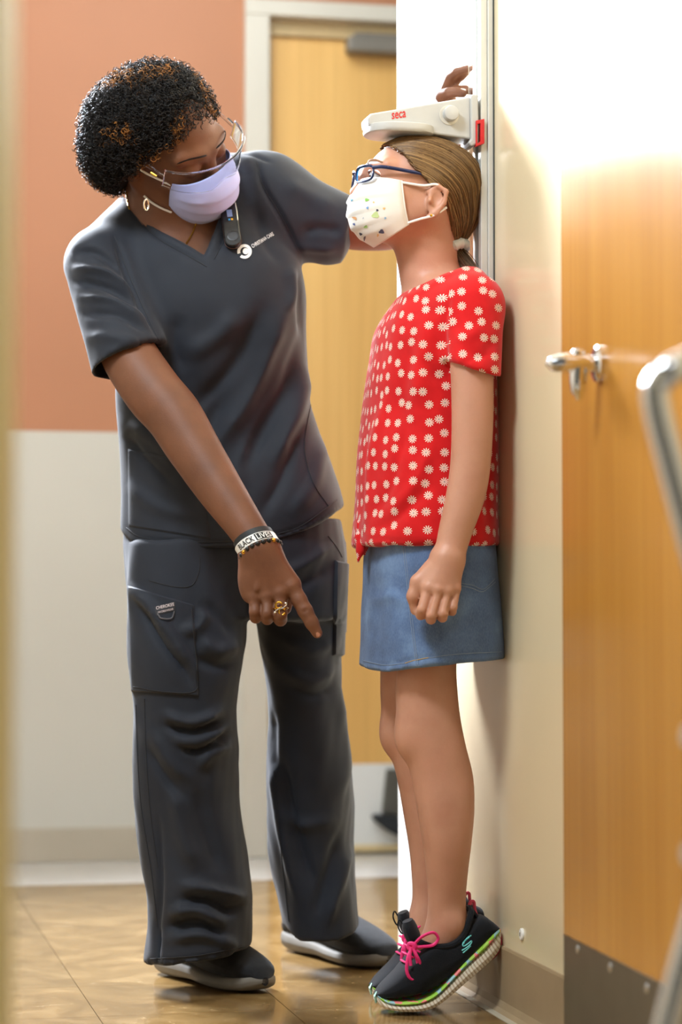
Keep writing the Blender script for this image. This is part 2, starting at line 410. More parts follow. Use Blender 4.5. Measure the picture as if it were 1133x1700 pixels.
MB().box(np.array([p0[0], p0[1], 0.44]) - sd_ * 0.05, sx, sd_ * 0.42, Z * 0.05).build('seat', seatm, ch, bevel=0.02)
MB().box(np.array([fr1[14][0], fr1[14][1], 0.66]) + sx * 0.16, sx * 0.8, -sd_ * 0.03, Z * 0.16).build('backrest', seatm, ch, bevel=0.012)
for u, v in ((1140, 1222), (1140, 1418)):
    a = cpt(u, v); MB().tube([a - sd_ * 0.0, a + sx * 0.25], 0.010, 10).build('cross_bar', M['chrome'], ch)

# ================================================================ the wall-mounted height measuring rod
rod = empty('height_measuring_rod', wall(0.12, 0.02, 0.56)); tag(rod, 'aluminium height measuring rod with off-white sliding head plate fixed on the wall behind the girl', 'measuring rod')
rt0, _ = wall_px(821.5, 300); RH = 0.022
rb = MB()
z0, z1 = 0.56, 2.45
rb.box(wall(rt0, 0.0005, z0), WD * 0.056, WN * 0.010, Z * (z1 - z0))
rb.box(wall(rt0 + 0.004, 0.0105, z0), WD * 0.017, WN * (RH - 0.0105), Z * (z1 - z0))
rb.box(wall(rt0 + 0.036, 0.0105, z0), WD * 0.017, WN * (RH - 0.0105), Z * (z1 - z0))
rb.build('rail', M['alu'], rod, smooth=False, bevel=0.0015)
MB().box(wall(rt0 - 0.0016, 0.0002, z0), WD * 0.0016, WN * 0.0022, Z * (z1 - z0)).build('edge_gasket', M['alu_dark'], rod, smooth=False)
MB().box(wall(rt0 + 0.021, 0.0106, z0), WD * 0.015, WN * 0.006, Z * (z1 - z0)).build('scale_strip', M['alu_dark'], rod, smooth=False)
# clear cover edge in front of the rail
gm = MatB('clear_acrylic'); gm.set(rough=0.02, trans=1.0, ior=1.3, base=(0.95, 1, 0.99, 1))
MB().box(wall(rt0 + 0.048, RH + 0.004, 1.05), WD * 0.002, WN * 0.004, Z * 1.35).build('clear_cover', gm.m, rod, smooth=False)
# head plate: side profile read in the plane of its near face
HT = rt0 + 0.006                                           # near face along the wall
HP0 = wall(HT, 0, 0)
def hp(u, v, d=0.0):
    return on_plane(u, v, HP0 + WD * d, WD)
hw = 0.050                                                 # depth of the arm along the wall
arm = MB()
arm.prism([hp(u, v) for u, v in ((783, 231), (719, 222), (700, 212), (618, 212), (612, 207), (611, 194), (616, 188.5), (783, 160))], WD * hw)
hpl = arm.build('head_plate', M['abs'], rod, smooth=False, bevel=0.003)
pd = MB(); pcn = hp(662, 212, hw * .5); zt, zm, zb_ = hp(662, 206)[2], hp(662, 215)[2], hp(662, 221.5)[2]
sec = []
for z_, kk in ((zt, .0), (zt, .93), (zt - .0015, .985), (zm, 1.0), (zb_ + .002, .985), (zb_, .94), (zb_, 0.0)):
    sec.append([np.array([pcn[0], pcn[1], z_]) + kk * (WN * .0575 * math.copysign(abs(math.cos(q)) ** .8, math.cos(q)) + WD * .050 * math.copysign(abs(math.sin(q)) ** .8, math.sin(q))) for q in np.linspace(0, 2 * math.pi, 40, endpoint=False)])
G = np.array(sec).transpose(1, 0, 2); pd.grid(G, True)
pd.build('head_paddle', M['abs'], hpl, sharp=40)
sl = MB(); sl.prism([hp(u, v, -0.006) for u, v in ((782, 158), (786, 156), (794.5, 157), (795.5, 200), (795, 238), (783, 243), (778, 236), (783, 231))], WD * (hw + 0.016))
sl.build('slider', M['abs'], hpl, smooth=False, bevel=0.0025)
kc = hp(746, 191)
MB().lathe(kc, -WD, [(0, .0165), (.0012, .0165), (.0014, .0155), (.0016, .0155)], 28).build('knob_recess', plain('pale_plastic_ring', srgb(205, 200, 188), 0.5), hpl)  # ring of paler plastic around the knob
MB().lathe(hp(747, 190), -WD, [(0, .0125), (.012, .0125), (.0145, .0115), (.0155, .008), (.016, .0005)], 28).build('knob', M['abs'], hpl)
rc = MB(); cA = [(791, 200), (805, 197), (805, 238), (791, 243)]
out = [hp(u, v, -0.010) for u, v in cA]; inn = [hp(u, v, -0.010) for u, v in ((793.2, 206), (798.3, 204.5), (798.3, 235), (793.2, 238))]
out2 = [p + WD * 0.012 for p in out]; inn2 = [p + WD * 0.012 for p in inn]
Vv = out + inn + out2 + inn2; Ff = []
for i in range(4):
    j = (i + 1) % 4
    Ff += [(i, j, 4 + j, 4 + i), (8 + i, 12 + i, 12 + j, 8 + j), (i, 8 + i, 8 + j, j), (4 + i, 4 + j, 12 + j, 12 + i)]
rc.add(Vv, Ff); rc.build('red_clip', M['red_plastic'], hpl, smooth=False, bevel=0.0008)
def text_mesh(body, bold=False):
    c = bpy.data.curves.new('text', 'FONT'); c.body = body; c.resolution_u = 3; c.fill_mode = 'FRONT'
    if bold: c.offset = 0.012
    o = bpy.data.objects.new('text', c); C.objects.link(o)
    dg = bpy.context.evaluated_depsgraph_get(); dg.update()
    me = bpy.data.meshes.new_from_object(o.evaluated_get(dg)); bpy.data.objects.remove(o); bpy.data.curves.remove(c)
    V = np.array([v.co[:] for v in me.vertices]); F = [tuple(p.vertices) for p in me.polygons]; bpy.data.meshes.remove(me)
    mn, mx = V.min(0), V.max(0); V = (V - mn) / (mx[0] - mn[0]); return V, F, (mx[1] - mn[1]) / (mx[0] - mn[0])
tv, tf, ar = text_mesh('seca', True)
p_o, p_x, p_y = hp(651, 198.2, -.0006), hp(674.5, 194.6, -.0006), hp(650.6, 184.5, -.0006)
ty = tv[:, 1] / tv[:, 1].max()
MB().add(p_o + tv[:, :1] * (p_x - p_o) + ty[:, None] * (p_y - p_o) * 0.78, tf).build('lettering', M['red_plastic'], hpl, smooth=False, fix=False)
# ================================================================ implicit-surface modelling (bodies and clothes)
def axis(lo, hi, coarse, fine=()):
    xs = [lo]
    while xs[-1] < hi:
        st = coarse
        for a, b, f in fine:
            if a - coarse <= xs[-1] <= b: st = min(st, f)
        xs.append(xs[-1] + st)
    return np.array(xs)
class Field:
    def __init__(s, xs, ys, zs):
        s.x, s.y, s.z = (np.asarray(a, np.float32) for a in (xs, ys, zs))
        s.D = np.full((len(xs), len(ys), len(zs)), 0.5, np.float32)
    def sub(s, lo, hi):
        r = []
        for ax, a, b in zip((s.x, s.y, s.z), lo, hi):
            i, j = np.searchsorted(ax, a), np.searchsorted(ax, b); r.append(slice(max(0, i - 1), min(len(ax), j + 1)))
        return tuple(r)
    def xyz(s, sl): return s.x[sl[0]][:, None, None], s.y[sl[1]][None, :, None], s.z[sl[2]][None, None, :]
    def put(s, sl, d, k, op):
        A = s.D[sl]
        if A.size == 0: return
        if op == 'sub': d = -d; 
        if op == 'u':
            if k > 0:
                h = np.clip(0.5 + 0.5 * (A - d) / k, 0, 1); s.D[sl] = A + (d - A) * h - k * h * (1 - h)
            else: s.D[sl] = np.minimum(A, d)
        else:
            if k > 0:
                h = np.clip(0.5 - 0.5 * (A - d) / k, 0, 1); s.D[sl] = A + (d - A) * h + k * h * (1 - h)
            else: s.D[sl] = np.maximum(A, d)
    def cone(s, a, b, ra, rb, k=0.01, op='u', clip=None, hollow=0.0):
        a, b = np.asarray(a, np.float32), np.asarray(b, np.float32); m = max(ra, rb) + 2.5 * k + 0.012
        sl = s.sub(np.minimum(a, b) - m, np.maximum(a, b) + m); X, Y, Zz = s.xyz(sl)
        ba = b - a; L = float(ba @ ba) + 1e-12
        t = np.clip(((X - a[0]) * ba[0] + (Y - a[1]) * ba[1] + (Zz - a[2]) * ba[2]) / L, 0, 1)
        d = np.sqrt((X - a[0] - t * ba[0]) ** 2 + (Y - a[1] - t * ba[1]) ** 2 + (Zz - a[2] - t * ba[2]) ** 2) - (ra + (rb - ra) * t)
        if hollow: # open tube: hollowed below the clip plane's mouth
            d = np.where(((X - clip[0][0]) * clip[1][0] + (Y - clip[0][1]) * clip[1][1] + (Zz - clip[0][2]) * clip[1][2]) > -0.03, np.maximum(d, -(d + hollow)), d)
        if clip is not None: d = np.maximum(d, (X - clip[0][0]) * clip[1][0] + (Y - clip[0][1]) * clip[1][1] + (Zz - clip[0][2]) * clip[1][2])
        s.put(sl, d, k, op); return s
    def chain(s, pts, rs, k=0.008):
        for i in range(len(pts) - 1): s.cone(pts[i], pts[i + 1], rs[i], rs[i + 1], k)
        return s
    def limb(s, pts, rs, k=0.01, n=40, op='u'):
        """smooth tapering tube through pts, joined to the rest with one blend"""
        q = spline(np.concatenate([np.asarray(pts, float), np.asarray(rs, float)[:, None]], 1), n); c, r = q[:, :3].astype(np.float32), q[:, 3]; m = float(r.max()) + 2.5 * k + 0.012
        sl = s.sub(c.min(0) - m, c.max(0) + m); X, Y, Zz = s.xyz(sl); d = np.full(np.broadcast_shapes(X.shape, Y.shape, Zz.shape), 1.0, np.float32)
        for i in range(n - 1):
            a, ba = c[i], c[i + 1] - c[i]; L = float(ba @ ba) + 1e-12
            lo, hi = np.minimum(c[i], c[i + 1]) - m, np.maximum(c[i], c[i + 1]) + m; w = s.sub(lo, hi); w = tuple(slice(max(0, w[j].start - sl[j].start), max(0, w[j].stop - sl[j].start)) for j in range(3))
            x, y, z = X[w[0]], Y[:, w[1]], Zz[:, :, w[2]]
            t = np.clip(((x - a[0]) * ba[0] + (y - a[1]) * ba[1] + (z - a[2]) * ba[2]) / L, 0, 1)
            d[w] = np.minimum(d[w], np.sqrt((x - a[0] - t * ba[0]) ** 2 + (y - a[1] - t * ba[1]) ** 2 + (z - a[2] - t * ba[2]) ** 2) - (r[i] + (r[i + 1] - r[i]) * t))
        s.put(sl, d, k, op); return s
    def ell(s, c, axes, r, k=0.01, op='u'):
        c = np.asarray(c, np.float32); R = np.asarray(axes, np.float32); r = np.asarray(r, np.float32); m = float(r.max()) + 2.5 * k + 0.012
        sl = s.sub(c - m, c + m); X, Y, Zz = s.xyz(sl); X, Y, Zz = X - c[0], Y - c[1], Zz - c[2]
        q = [(X * R[i][0] + Y * R[i][1] + Zz * R[i][2]) for i in range(3)]
        k0 = np.sqrt(sum((q[i] / r[i]) ** 2 for i in range(3))) + 1e-9; k1 = np.sqrt(sum((q[i] / r[i] ** 2) ** 2 for i in range(3))) + 1e-9
        s.put(sl, k0 * (k0 - 1) / k1, k, op); return s
    def loft(s, z, cx, cy, ra, rb, yaw=0.0, n=2.3, k=0.01, cap=0.006, op='u', grow=0.0):
        """stack of (super)ellipses along z; yaw turns them; ends rounded by cap"""
        z = np.asarray(z, float); zl, zh = z.min(), z.max(); m = float(max(np.max(ra), np.max(rb))) + 2.5 * k + 0.015
        lo = (np.min(cx) - m, np.min(cy) - m, zl - 0.02 - grow); hi = (np.max(cx) + m, np.max(cy) + m, zh + 0.02 + grow)
        sl = s.sub(lo, hi); X, Y, Zz = s.xyz(sl); zz = Zz.ravel().astype(float)
        f = lambda a: (sm_interp(zz, z, np.broadcast_to(np.asarray(a, float), z.shape)).astype(np.float32))[None, None, :]
        CX, CY, RA, RB, YW = f(cx), f(cy), f(ra) + grow, f(rb) + grow, f(yaw); c, sn = np.cos(YW), np.sin(YW)
        A = ((X - CX) * c + (Y - CY) * sn) / RA; B = (-(X - CX) * sn + (Y - CY) * c) / RB
        q = (np.abs(A) ** n + np.abs(B) ** n) ** (1.0 / n); d = (q - 1) * np.minimum(RA, RB)
        dz = np.maximum(zl - grow - Zz, Zz - zh - grow)
        if cap > 0:
            h = np.clip(0.5 - 0.5 * (d - dz) / cap, 0, 1); d = d + (dz - d) * h + cap * h * (1 - h)
        else: d = np.maximum(d, dz)
        s.put(sl, d, k, op); return s
    def cut(s, fn, k=0.0):
        sl = (slice(None),) * 3; X, Y, Zz = s.xyz(sl); s.put(sl, fn(X, Y, Zz).astype(np.float32), k, 'i'); return s
    def mesh(s, smooth=1):
        D, xs, ys, zs = s.D, s.x, s.y, s.z
        ins = D < 0; acc = np.zeros(np.array(D.shape) - 1, np.int8)
        for a in (0, 1):
            for b in (0, 1):
                for c in (0, 1): acc += ins[a:D.shape[0] - 1 + a, b:D.shape[1] - 1 + b, c:D.shape[2] - 1 + c]
        I, J, K = np.nonzero((acc > 0) & (acc < 8)); idx = np.full(acc.shape, -1, np.int32); idx[I, J, K] = np.arange(len(I))
        S = np.zeros((len(I), 3)); N = np.zeros(len(I)); cor = [(a, b, c) for a in (0, 1) for b in (0, 1) for c in (0, 1)]
        for p in cor:
            for ax in range(3):
                if p[ax]: continue
                q = list(p); q[ax] = 1
                d0 = D[I + p[0], J + p[1], K + p[2]]; d1 = D[I + q[0], J + q[1], K + q[2]]; m = (d0 < 0) != (d1 < 0)
                t = np.where(m, d0 / np.where(m, d0 - d1, 1), 0)
                P0 = np.stack([xs[I + p[0]], ys[J + p[1]], zs[K + p[2]]], 1); P1 = np.stack([xs[I + q[0]], ys[J + q[1]], zs[K + q[2]]], 1)
                S += np.where(m[:, None], P0 + (P1 - P0) * t[:, None], 0); N += m
        V = S / N[:, None]; Q = []
        e = ins[:-1] != ins[1:]; i, j, k = np.nonzero(e[:, 1:-1, 1:-1]); j += 1; k += 1
        q = np.stack([idx[i, j - 1, k - 1], idx[i, j, k - 1], idx[i, j, k], idx[i, j - 1, k]], 1); f = ins[i, j, k]; q[~f] = q[~f][:, ::-1]; Q.append(q)
        e = ins[:, :-1] != ins[:, 1:]; i, j, k = np.nonzero(e[1:-1, :, 1:-1]); i += 1; k += 1
        q = np.stack([idx[i - 1, j, k - 1], idx[i - 1, j, k], idx[i, j, k], idx[i, j, k - 1]], 1); f = ins[i, j, k]; q[~f] = q[~f][:, ::-1]; Q.append(q)
        e = ins[:, :, :-1] != ins[:, :, 1:]; i, j, k = np.nonzero(e[1:-1, 1:-1, :]); i += 1; j += 1
        q = np.stack([idx[i - 1, j - 1, k], idx[i, j - 1, k], idx[i, j, k], idx[i - 1, j, k]], 1); f = ins[i, j, k]; q[~f] = q[~f][:, ::-1]; Q.append(q)
        F = np.concatenate(Q); F = F[(F >= 0).all(1)]
        for _ in range(smooth): V = relax(V, F)
        return V, F
def relax(V, F, w=0.5):
    a = np.concatenate([F[:, 0], F[:, 1], F[:, 2], F[:, 3]]); b = np.concatenate([F[:, 1], F[:, 2], F[:, 3], F[:, 0]])
    n = len(V); cnt = np.bincount(a, minlength=n) + np.bincount(b, minlength=n); R = np.empty_like(V)
    for c in range(3): R[:, c] = np.bincount(a, V[b, c], n) + np.bincount(b, V[a, c], n)
    return V * (1 - w) + w * R / np.maximum(cnt, 1)[:, None]
def vnormals(V, F):
    fn = np.cross(V[F[:, 2]] - V[F[:, 0]], V[F[:, 3]] - V[F[:, 1]]); N = np.zeros_like(V)
    for c in range(3):
        for k in range(4): N[:, c] += np.bincount(F[:, k], fn[:, c], len(V))
    return N / (np.linalg.norm(N, axis=1)[:, None] + 1e-12)
def dist_poly(u, v, pts):
    """distance in pixels to a polyline and the position (0..1) along it"""
    pts = np.asarray(pts, float); best = np.full(u.shape, 1e9); pos = np.zeros(u.shape)
    L = np.concatenate([[0], np.cumsum(np.linalg.norm(np.diff(pts, axis=0), axis=1))])
    for i in range(len(pts) - 1):
        a, b = pts[i], pts[i + 1]; ab = b - a; l2 = ab @ ab + 1e-9
        t = np.clip(((u - a[0]) * ab[0] + (v - a[1]) * ab[1]) / l2, 0, 1); d = np.hypot(u - a[0] - t * ab[0], v - a[1] - t * ab[1])
        m = d < best; best[m] = d[m]; pos[m] = (L[i] + t[m] * math.sqrt(l2)) / L[-1]
    return best, pos
def folds(V, F, lst, gain=1.0):
    """push the camera-side surface along its normals: (polyline px, width px, height m) ridges and creases"""
    N = vnormals(V, F); u, v = proj(V); view = np.array([0, 0, CAMZ]) - V; view /= np.linalg.norm(view, axis=1)[:, None]
    face = np.clip(((N * view).sum(1) + 0.1) / 0.4, 0, 1); h = np.zeros(len(V))
    for pts, w, amp in lst:
        p = np.asarray(pts, float)
        if len(p) > 2: p = spline(p, 5 * len(p))
        m = (u > p[:, 0].min() - 3 * w) & (u < p[:, 0].max() + 3 * w) & (v > p[:, 1].min() - 3 * w) & (v < p[:, 1].max() + 3 * w)
        if not m.any(): continue
        d, pos = dist_poly(u[m], v[m], p); taper = np.clip(np.minimum(pos, 1 - pos) * 4 + 0.12, 0, 1)
        h[m] += gain * amp * np.exp(-(d / w) ** 2) * taper
    return V + N * (h * face)[:, None]
def lumps(V, F, amp, scale, seed=1, stretch=(1, 1, 1)):
    """soft irregularity from a few random waves"""
    r = np.random.default_rng(seed); N = vnormals(V, F); h = np.zeros(len(V))
    for _ in range(14):
        k = r.normal(size=3) * scale * np.array(stretch); h += np.sin(V @ k + r.uniform(0, 6.28))
    return V + N * (h * amp / 3.7)[:, None]
def rows(lst, yaw=0.0):
    """rows of (v, u_left, u_right, depth y, radius towards the camera) -> loft arguments"""
    z, cx, cy, ra, rb = [], [], [], [], []
    for v, ul, ur, y, b in lst:
        p, q = P(ul, v, y), P(ur, v, y); hwid = (q[0] - p[0]) / 2
        a = math.sqrt(max(hwid ** 2 - (b * math.sin(yaw)) ** 2, 1e-5)) / abs(math.cos(yaw))
        z.append(p[2]); cx.append((p[0] + q[0]) / 2); cy.append(p[1]); ra.append(a); rb.append(b)
    return dict(z=z, cx=cx, cy=cy, ra=ra, rb=rb, yaw=yaw)
def bvh(V, F): return BVHTree.FromPolygons([tuple(p) for p in V.tolist()], F.tolist())
def cast(tree, u, v, off=0.002):
    """point of a surface seen at pixel (u, v), lifted off by off; None where it misses"""
    d = ray(u, v); d = d / np.linalg.norm(d); h = tree.ray_cast(Vector((0, 0, CAMZ)), Vector(d.tolist()))
    if h[0] is None: return None, None
    n = np.array(h[1]); n = n if n @ d < 0 else -n
    return np.array(h[0]) + n * off, n
def drape_line(tree, pts, off=0.001, n=40):
    out = []
    for u, v in spline(np.asarray(pts, float), n):
        p, _ = cast(tree, u, v, off)
        if p is not None: out.append(p)
    return np.array(out)
def drape_mesh(tree, V2, F, off=0.001):
    V = []; last = None
    for u, v in V2:
        p, n = cast(tree, u, v, off)
        if p is None: p = last
        last = p; V.append(p)
    return V, F
def drape_patch(tree, poly, nx=10, ny=10, off=0.003, thick=0.004):
    """four-sided pixel patch (tl, tr, br, bl) laid on a surface as a thin pad"""
    tl, tr, br, bl = (np.asarray(p, float) for p in poly); top, bot = np.zeros((ny, nx, 3)), np.zeros((ny, nx, 3)); last = None
    for j in range(ny):
        for i in range(nx):
            s, t = i / (nx - 1), j / (ny - 1); q = (tl * (1 - s) + tr * s) * (1 - t) + (bl * (1 - s) + br * s) * t
            p, nn = cast(tree, q[0], q[1], 0)
            if p is None: p, nn = last
            last = (p, nn); e = min(1, 2.5 * min(s, 1 - s) * (nx - 1) / 2.5, 2.5 * min(t, 1 - t) * (ny - 1) / 2.5)
            top[j, i] = p + nn * (off + thick * e); bot[j, i] = p - nn * 0.004
    G = np.concatenate([top.reshape(-1, 3), bot.reshape(-1, 3)]); F = []; n = nx * ny; ix = lambda j, i: j * nx + i
    for j in range(ny - 1):
        for i in range(nx - 1):
            F.append((ix(j, i), ix(j + 1, i), ix(j + 1, i + 1), ix(j, i + 1))); F.append((n + ix(j, i), n + ix(j, i + 1), n + ix(j + 1, i + 1), n + ix(j + 1, i)))
    bd = [(0, i) for i in range(nx)] + [(j, nx - 1) for j in range(1, ny)] + [(ny - 1, i) for i in range(nx - 2, -1, -1)] + [(j, 0) for j in range(ny - 2, 0, -1)]
    for a, b in zip(bd, bd[1:] + bd[:1]): F.append((ix(*a), ix(*b), n + ix(*b), n + ix(*a)))
    return G, F
def skin_mat(name, base, dark, red, sss=0.12, rough=0.45):
    m = MatB(name); m.set(rough=rough, sss=sss, spec=0.4); m.b.inputs['Subsurface Radius'].default_value = (0.012, 0.005, 0.003); m.b.inputs['Subsurface Scale'].default_value = 0.6
    v = m.geo(); f = m.noise(v, 18, 3); f2 = m.noise(v, 260, 3)
    a = m.ramp(f, [(0.1, dark), (0.5, base), (0.9, red)]); m.color(m.mix(m.math('MULTIPLY', f2, 0.25), a, dark)); m.bump(m.noise(v, 380, 4), 0.22, 0.0008)
    return m.m
def fabric(name, c0, c1, rough=0.8, weave=1400, bump=0.25, sheen=0.15, scale=18):
    m = MatB(name); m.set(rough=rough, sheen=sheen, spec=0.25); v = m.geo()
    f = m.noise(v, scale, 4); m.color(m.ramp(f, [(0.3, c0), (0.7, c1)])); m.bump(m.noise(v, weave, 2), bump, 0.0008); return m.m
class Head:
    """head-frame coordinates: forward, left, up (metres for an adult), scaled per axis"""
    def __init__(s, c, F, L, sf=1.0, sl=1.0, su=1.0):
        F = np.asarray(F, float); F /= np.linalg.norm(F); L = np.asarray(L, float); L -= F * (L @ F); L /= np.linalg.norm(L)
        s.c = np.asarray(c, float); s.F, s.L, s.U = F, L, np.cross(F, L); s.s = np.array([sf, sl, su]); s.R = np.array([s.F, s.L, s.U])
    def __call__(s, f, l, u): return s.c + s.F * f * s.s[0] + s.L * l * s.s[1] + s.U * u * s.s[2]
    def local(s, X, Y, Zz):
        d = [(X - s.c[0]) * a[0] + (Y - s.c[1]) * a[1] + (Zz - s.c[2]) * a[2] for a in s.R]
        return [d[i] / s.s[i] for i in range(3)]
    def model(s, f, ear=1.0, eu=0.0, ef=0.0, crown=(.02, .098), lids=False):
        S = s.s; E = lambda c, r, k=0.01, op='u': f.ell(s(*c), s.R, np.array(r) * S, k, op); m = float(S.mean())
        E((-.008, 0, crown[0]), (.098, .076, crown[1]), .01)
        E((.032, 0, -.045), (.062, .058, .082), .03)
        for q in (-1, 1):
            f.cone(s(.0, .050 * q, -.066), s(.076, .012 * q, -.102), .020 * m, .018 * m, .03)
            E((.058, .038 * q, -.036), (.03, .024, .028), .02)
            f.cone(s(.072, .048 * q, .018), s(.091, .012 * q, .016), .011 * m, .010 * m, .016)
            f.ell(s(.102, .032 * q, -.006), s.R, np.array((.016, .019, .012)) * S, .010, 'sub')
        for q in ((-1, 1) if lids else ()): E((.0835, .032 * q, -.003), (.0142, .0165, .0135), .003)
        f.cone(s(.092, 0, .004), s(.112, 0, -.036), .008 * m, .012 * m, .012)
        for q in (-1, 1): f.cone(s(.104, .010 * q, -.040), s(.098, .012 * q, -.042), .008 * m, .007 * m, .008)
        E((.096, 0, -.066), (.012, .024, .007), .008); E((.093, 0, -.076), (.012, .02, .008), .008)
        g = lambda a, l, u: s(ef - .014 + (a + .014) * ear, l + .004 * (ear - 1) * (1 if l > 0 else -1), eu - .012 + (u + .012) * ear)
        for q in (-1, 1):           # ears: rim, lobe, concha
            a = [g(-.003, .074 * q, .004), g(-.014, .083 * q, .015), g(-.028, .088 * q, .006), g(-.027, .086 * q, -.014), g(-.016, .081 * q, -.034), g(-.006, .076 * q, -.042)]
            f.ell(g(-.014, .078 * q, -.012), s.R, np.array((.013, .006, .026)) * S * ear, .005)
            f.chain(a, [.0040 * m * ear] * 4 + [.0056 * m * ear, .0048 * m * ear], .003)
            f.ell(g(-.013, .088 * q, -.010), s.R, np.array((.0075, .0075, .014)) * S * ear, .003, 'sub')
            f.ell(g(-.004, .086 * q, -.014), s.R, np.array((.004, .005, .006)) * S * ear, .003)
def eye_part(h, q, parent, iris):
    c = h(.082, .032 * q, -.005); r = .0125
    bm = bmesh.new(); bmesh.ops.create_uvsphere(bm, u_segments=20, v_segments=14, radius=r)
    me = bpy.data.meshes.new('eye'); bm.to_mesh(me); bm.free()
    co = np.array([v.co[:] for v in me.vertices]); me.materials.append(M['eye_white']); me.materials.append(iris); me.materials.append(M['pupil'])
    for p in me.polygons:
        d = np.array(p.center); d /= np.linalg.norm(d); a = d @ h.F
        p.material_index = 2 if a > 0.97 else (1 if a > 0.88 else 0)
    me.vertices.foreach_set('co', (co + c).astype(np.float32).ravel()); o = link('eye', me, None, parent); return o
M['eye_white'] = plain('eye_white', srgb(232, 228, 224), 0.15, 0.02, 80)
M['pupil'] = plain('pupil_black', srgb(12, 10, 10), 0.1, 0.02, 80)
def strands(paths, r0, r1, sides=3):
    """paths (n, m, 3) -> thin tubes as one quad mesh"""
    n, m = paths.shape[:2]; T = np.gradient(paths, axis=1); T /= np.linalg.norm(T, axis=2)[..., None] + 1e-12
    ref = np.array([0.31, 0.52, 0.79]); A = np.cross(T, ref); A /= np.linalg.norm(A, axis=2)[..., None] + 1e-12; B = np.cross(T, A)
    r = np.linspace(r0, r1, m)[None, :, None] if np.ndim(r0) == 0 else r0[..., None]
    V = np.stack([paths + r * (math.cos(2 * math.pi * k / sides) * A + math.sin(2 * math.pi * k / sides) * B) for k in range(sides)], 2).reshape(-1, 3)
    base = (np.arange(n) * m * sides)[:, None, None]; i = (np.arange(m - 1) * sides)[None, :, None]; k = np.arange(sides)[None, None, :]; k2 = (k + 1) % sides
    F = np.stack([base + i + k, base + i + k2, base + i + sides + k2, base + i + sides + k], -1).reshape(-1, 4)
    return V, F
def add_attr(me, name, vals):
    a = me.attributes.new(name, 'FLOAT', 'POINT'); a.data.foreach_set('value', np.asarray(vals, np.float32))
# ================================================================ the girl
P_ = P; DG = -0.055
def P(u, v, y): return P_(u, v, y + DG)
GYAW = math.atan2(-0.2116, -0.9774) + math.pi            # torso turned with the wall normal
girl = empty('person', wall(0.1, 0.13, 0)); tag(girl, 'girl in red daisy t-shirt and denim skirt standing on tiptoe against the wall', 'person')
M['skin_g'] = skin_mat('light_skin', srgb(196, 144, 118), srgb(178, 122, 98), srgb(206, 148, 124), 0.15, 0.45)
GF = WN
gh = Head(P(694, 306, 3.925), (-.955, -.25, .10), (0.25, -.955, 0), .92, .90, .80)
f = Field(axis(-0.02, 0.30, .006, [(0.0, .26, .0033), (.095, .20, .0020)]), axis(3.60, 4.10, .006, [(3.66, 3.74, .0020), (3.74, 3.80, .0032), (3.8, 3.98, .0042)]), axis(0.02, 1.44, .006, [(0.60, .73, .0020), (1.2, 1.44, .0034)]))
gh.model(f, 1.16, -.036, .001, (.012, .080))
nb = P(735, 470, 3.945)
f.cone(gh(-.030, 0, -.035), P(716, 440, 3.945), .044, .040, .03); f.cone(P(716, 440, 3.945), P(722, 490, 3.945), .041, .050, .03)
f.cone(gh(.012, 0, -.088), P(706, 455, 3.94), .024, .032, .03)
f.cone(P(735, 492, 3.945), P(770, 512, 3.83), .036, .032, .03); f.cone(P(735, 492, 3.945), P(765, 512, 4.05), .036, .032, .03)
tor = [(478, 690, 765, 3.94, .06), (500, 668, 785, 3.94, .095), (530, 648, 798, 3.93, .115), (600, 628, 808, 3.93, .12), (700, 622, 812, 3.93, .115), (800, 612, 815, 3.93, .118), (900, 616, 815, 3.93, .125), (1000, 615, 822, 3.93, .135), (1060, 625, 810, 3.93, .13)]
f.loft(**rows(tor, GYAW), k=.03)
near = [(1040, 660, 768, 3.865, .056), (1100, 660, 758, 3.865, .052), (1150, 657, 760, 3.865, .050), (1200, 661, 766, 3.862, .050), (1235, 669, 773, 3.86, .049), (1290, 683, 786, 3.858, .046), (1340, 692, 788, 3.855, .046), (1400, 702, 783, 3.853, .042), (1450, 708, 777, 3.858, .036), (1490, 711, 774, 3.862, .031), (1530, 708, 776, 3.866, .028), (1565, 702, 778, 3.868, .025)]
far = [(1040, 632, 735, 3.99, .052), (1110, 632, 725, 3.99, .050), (1180, 634, 730, 3.99, .050), (1235, 645, 737, 3.988, .048), (1290, 659, 748, 3.986, .045), (1350, 670, 752, 3.984, .042), (1440, 683, 748, 3.982, .034), (1510, 684, 744, 3.98, .032), (1555, 676, 750, 3.98, .033)]
f.loft(**rows(near, GYAW), n=2.1, k=.012); f.loft(**rows(far, GYAW), n=2.1, k=.012)
f.ell(P(683, 1222, 3.855), np.eye(3), (.026, .03, .036), .02); f.ell(P(655, 1218, 3.985), np.eye(3), (.024, .03, .034), .02)     # knees
f.ell(P(752, 1532, 3.842), np.eye(3), (.016, .010, .016), .014)                                                                # ankle bone
f.cone(P(748, 1545, 3.868), P(708, 1588, 3.862), .025, .022, .02); f.cone(P(715, 1535, 3.98), P(700, 1570, 3.975), .028, .025, .03)
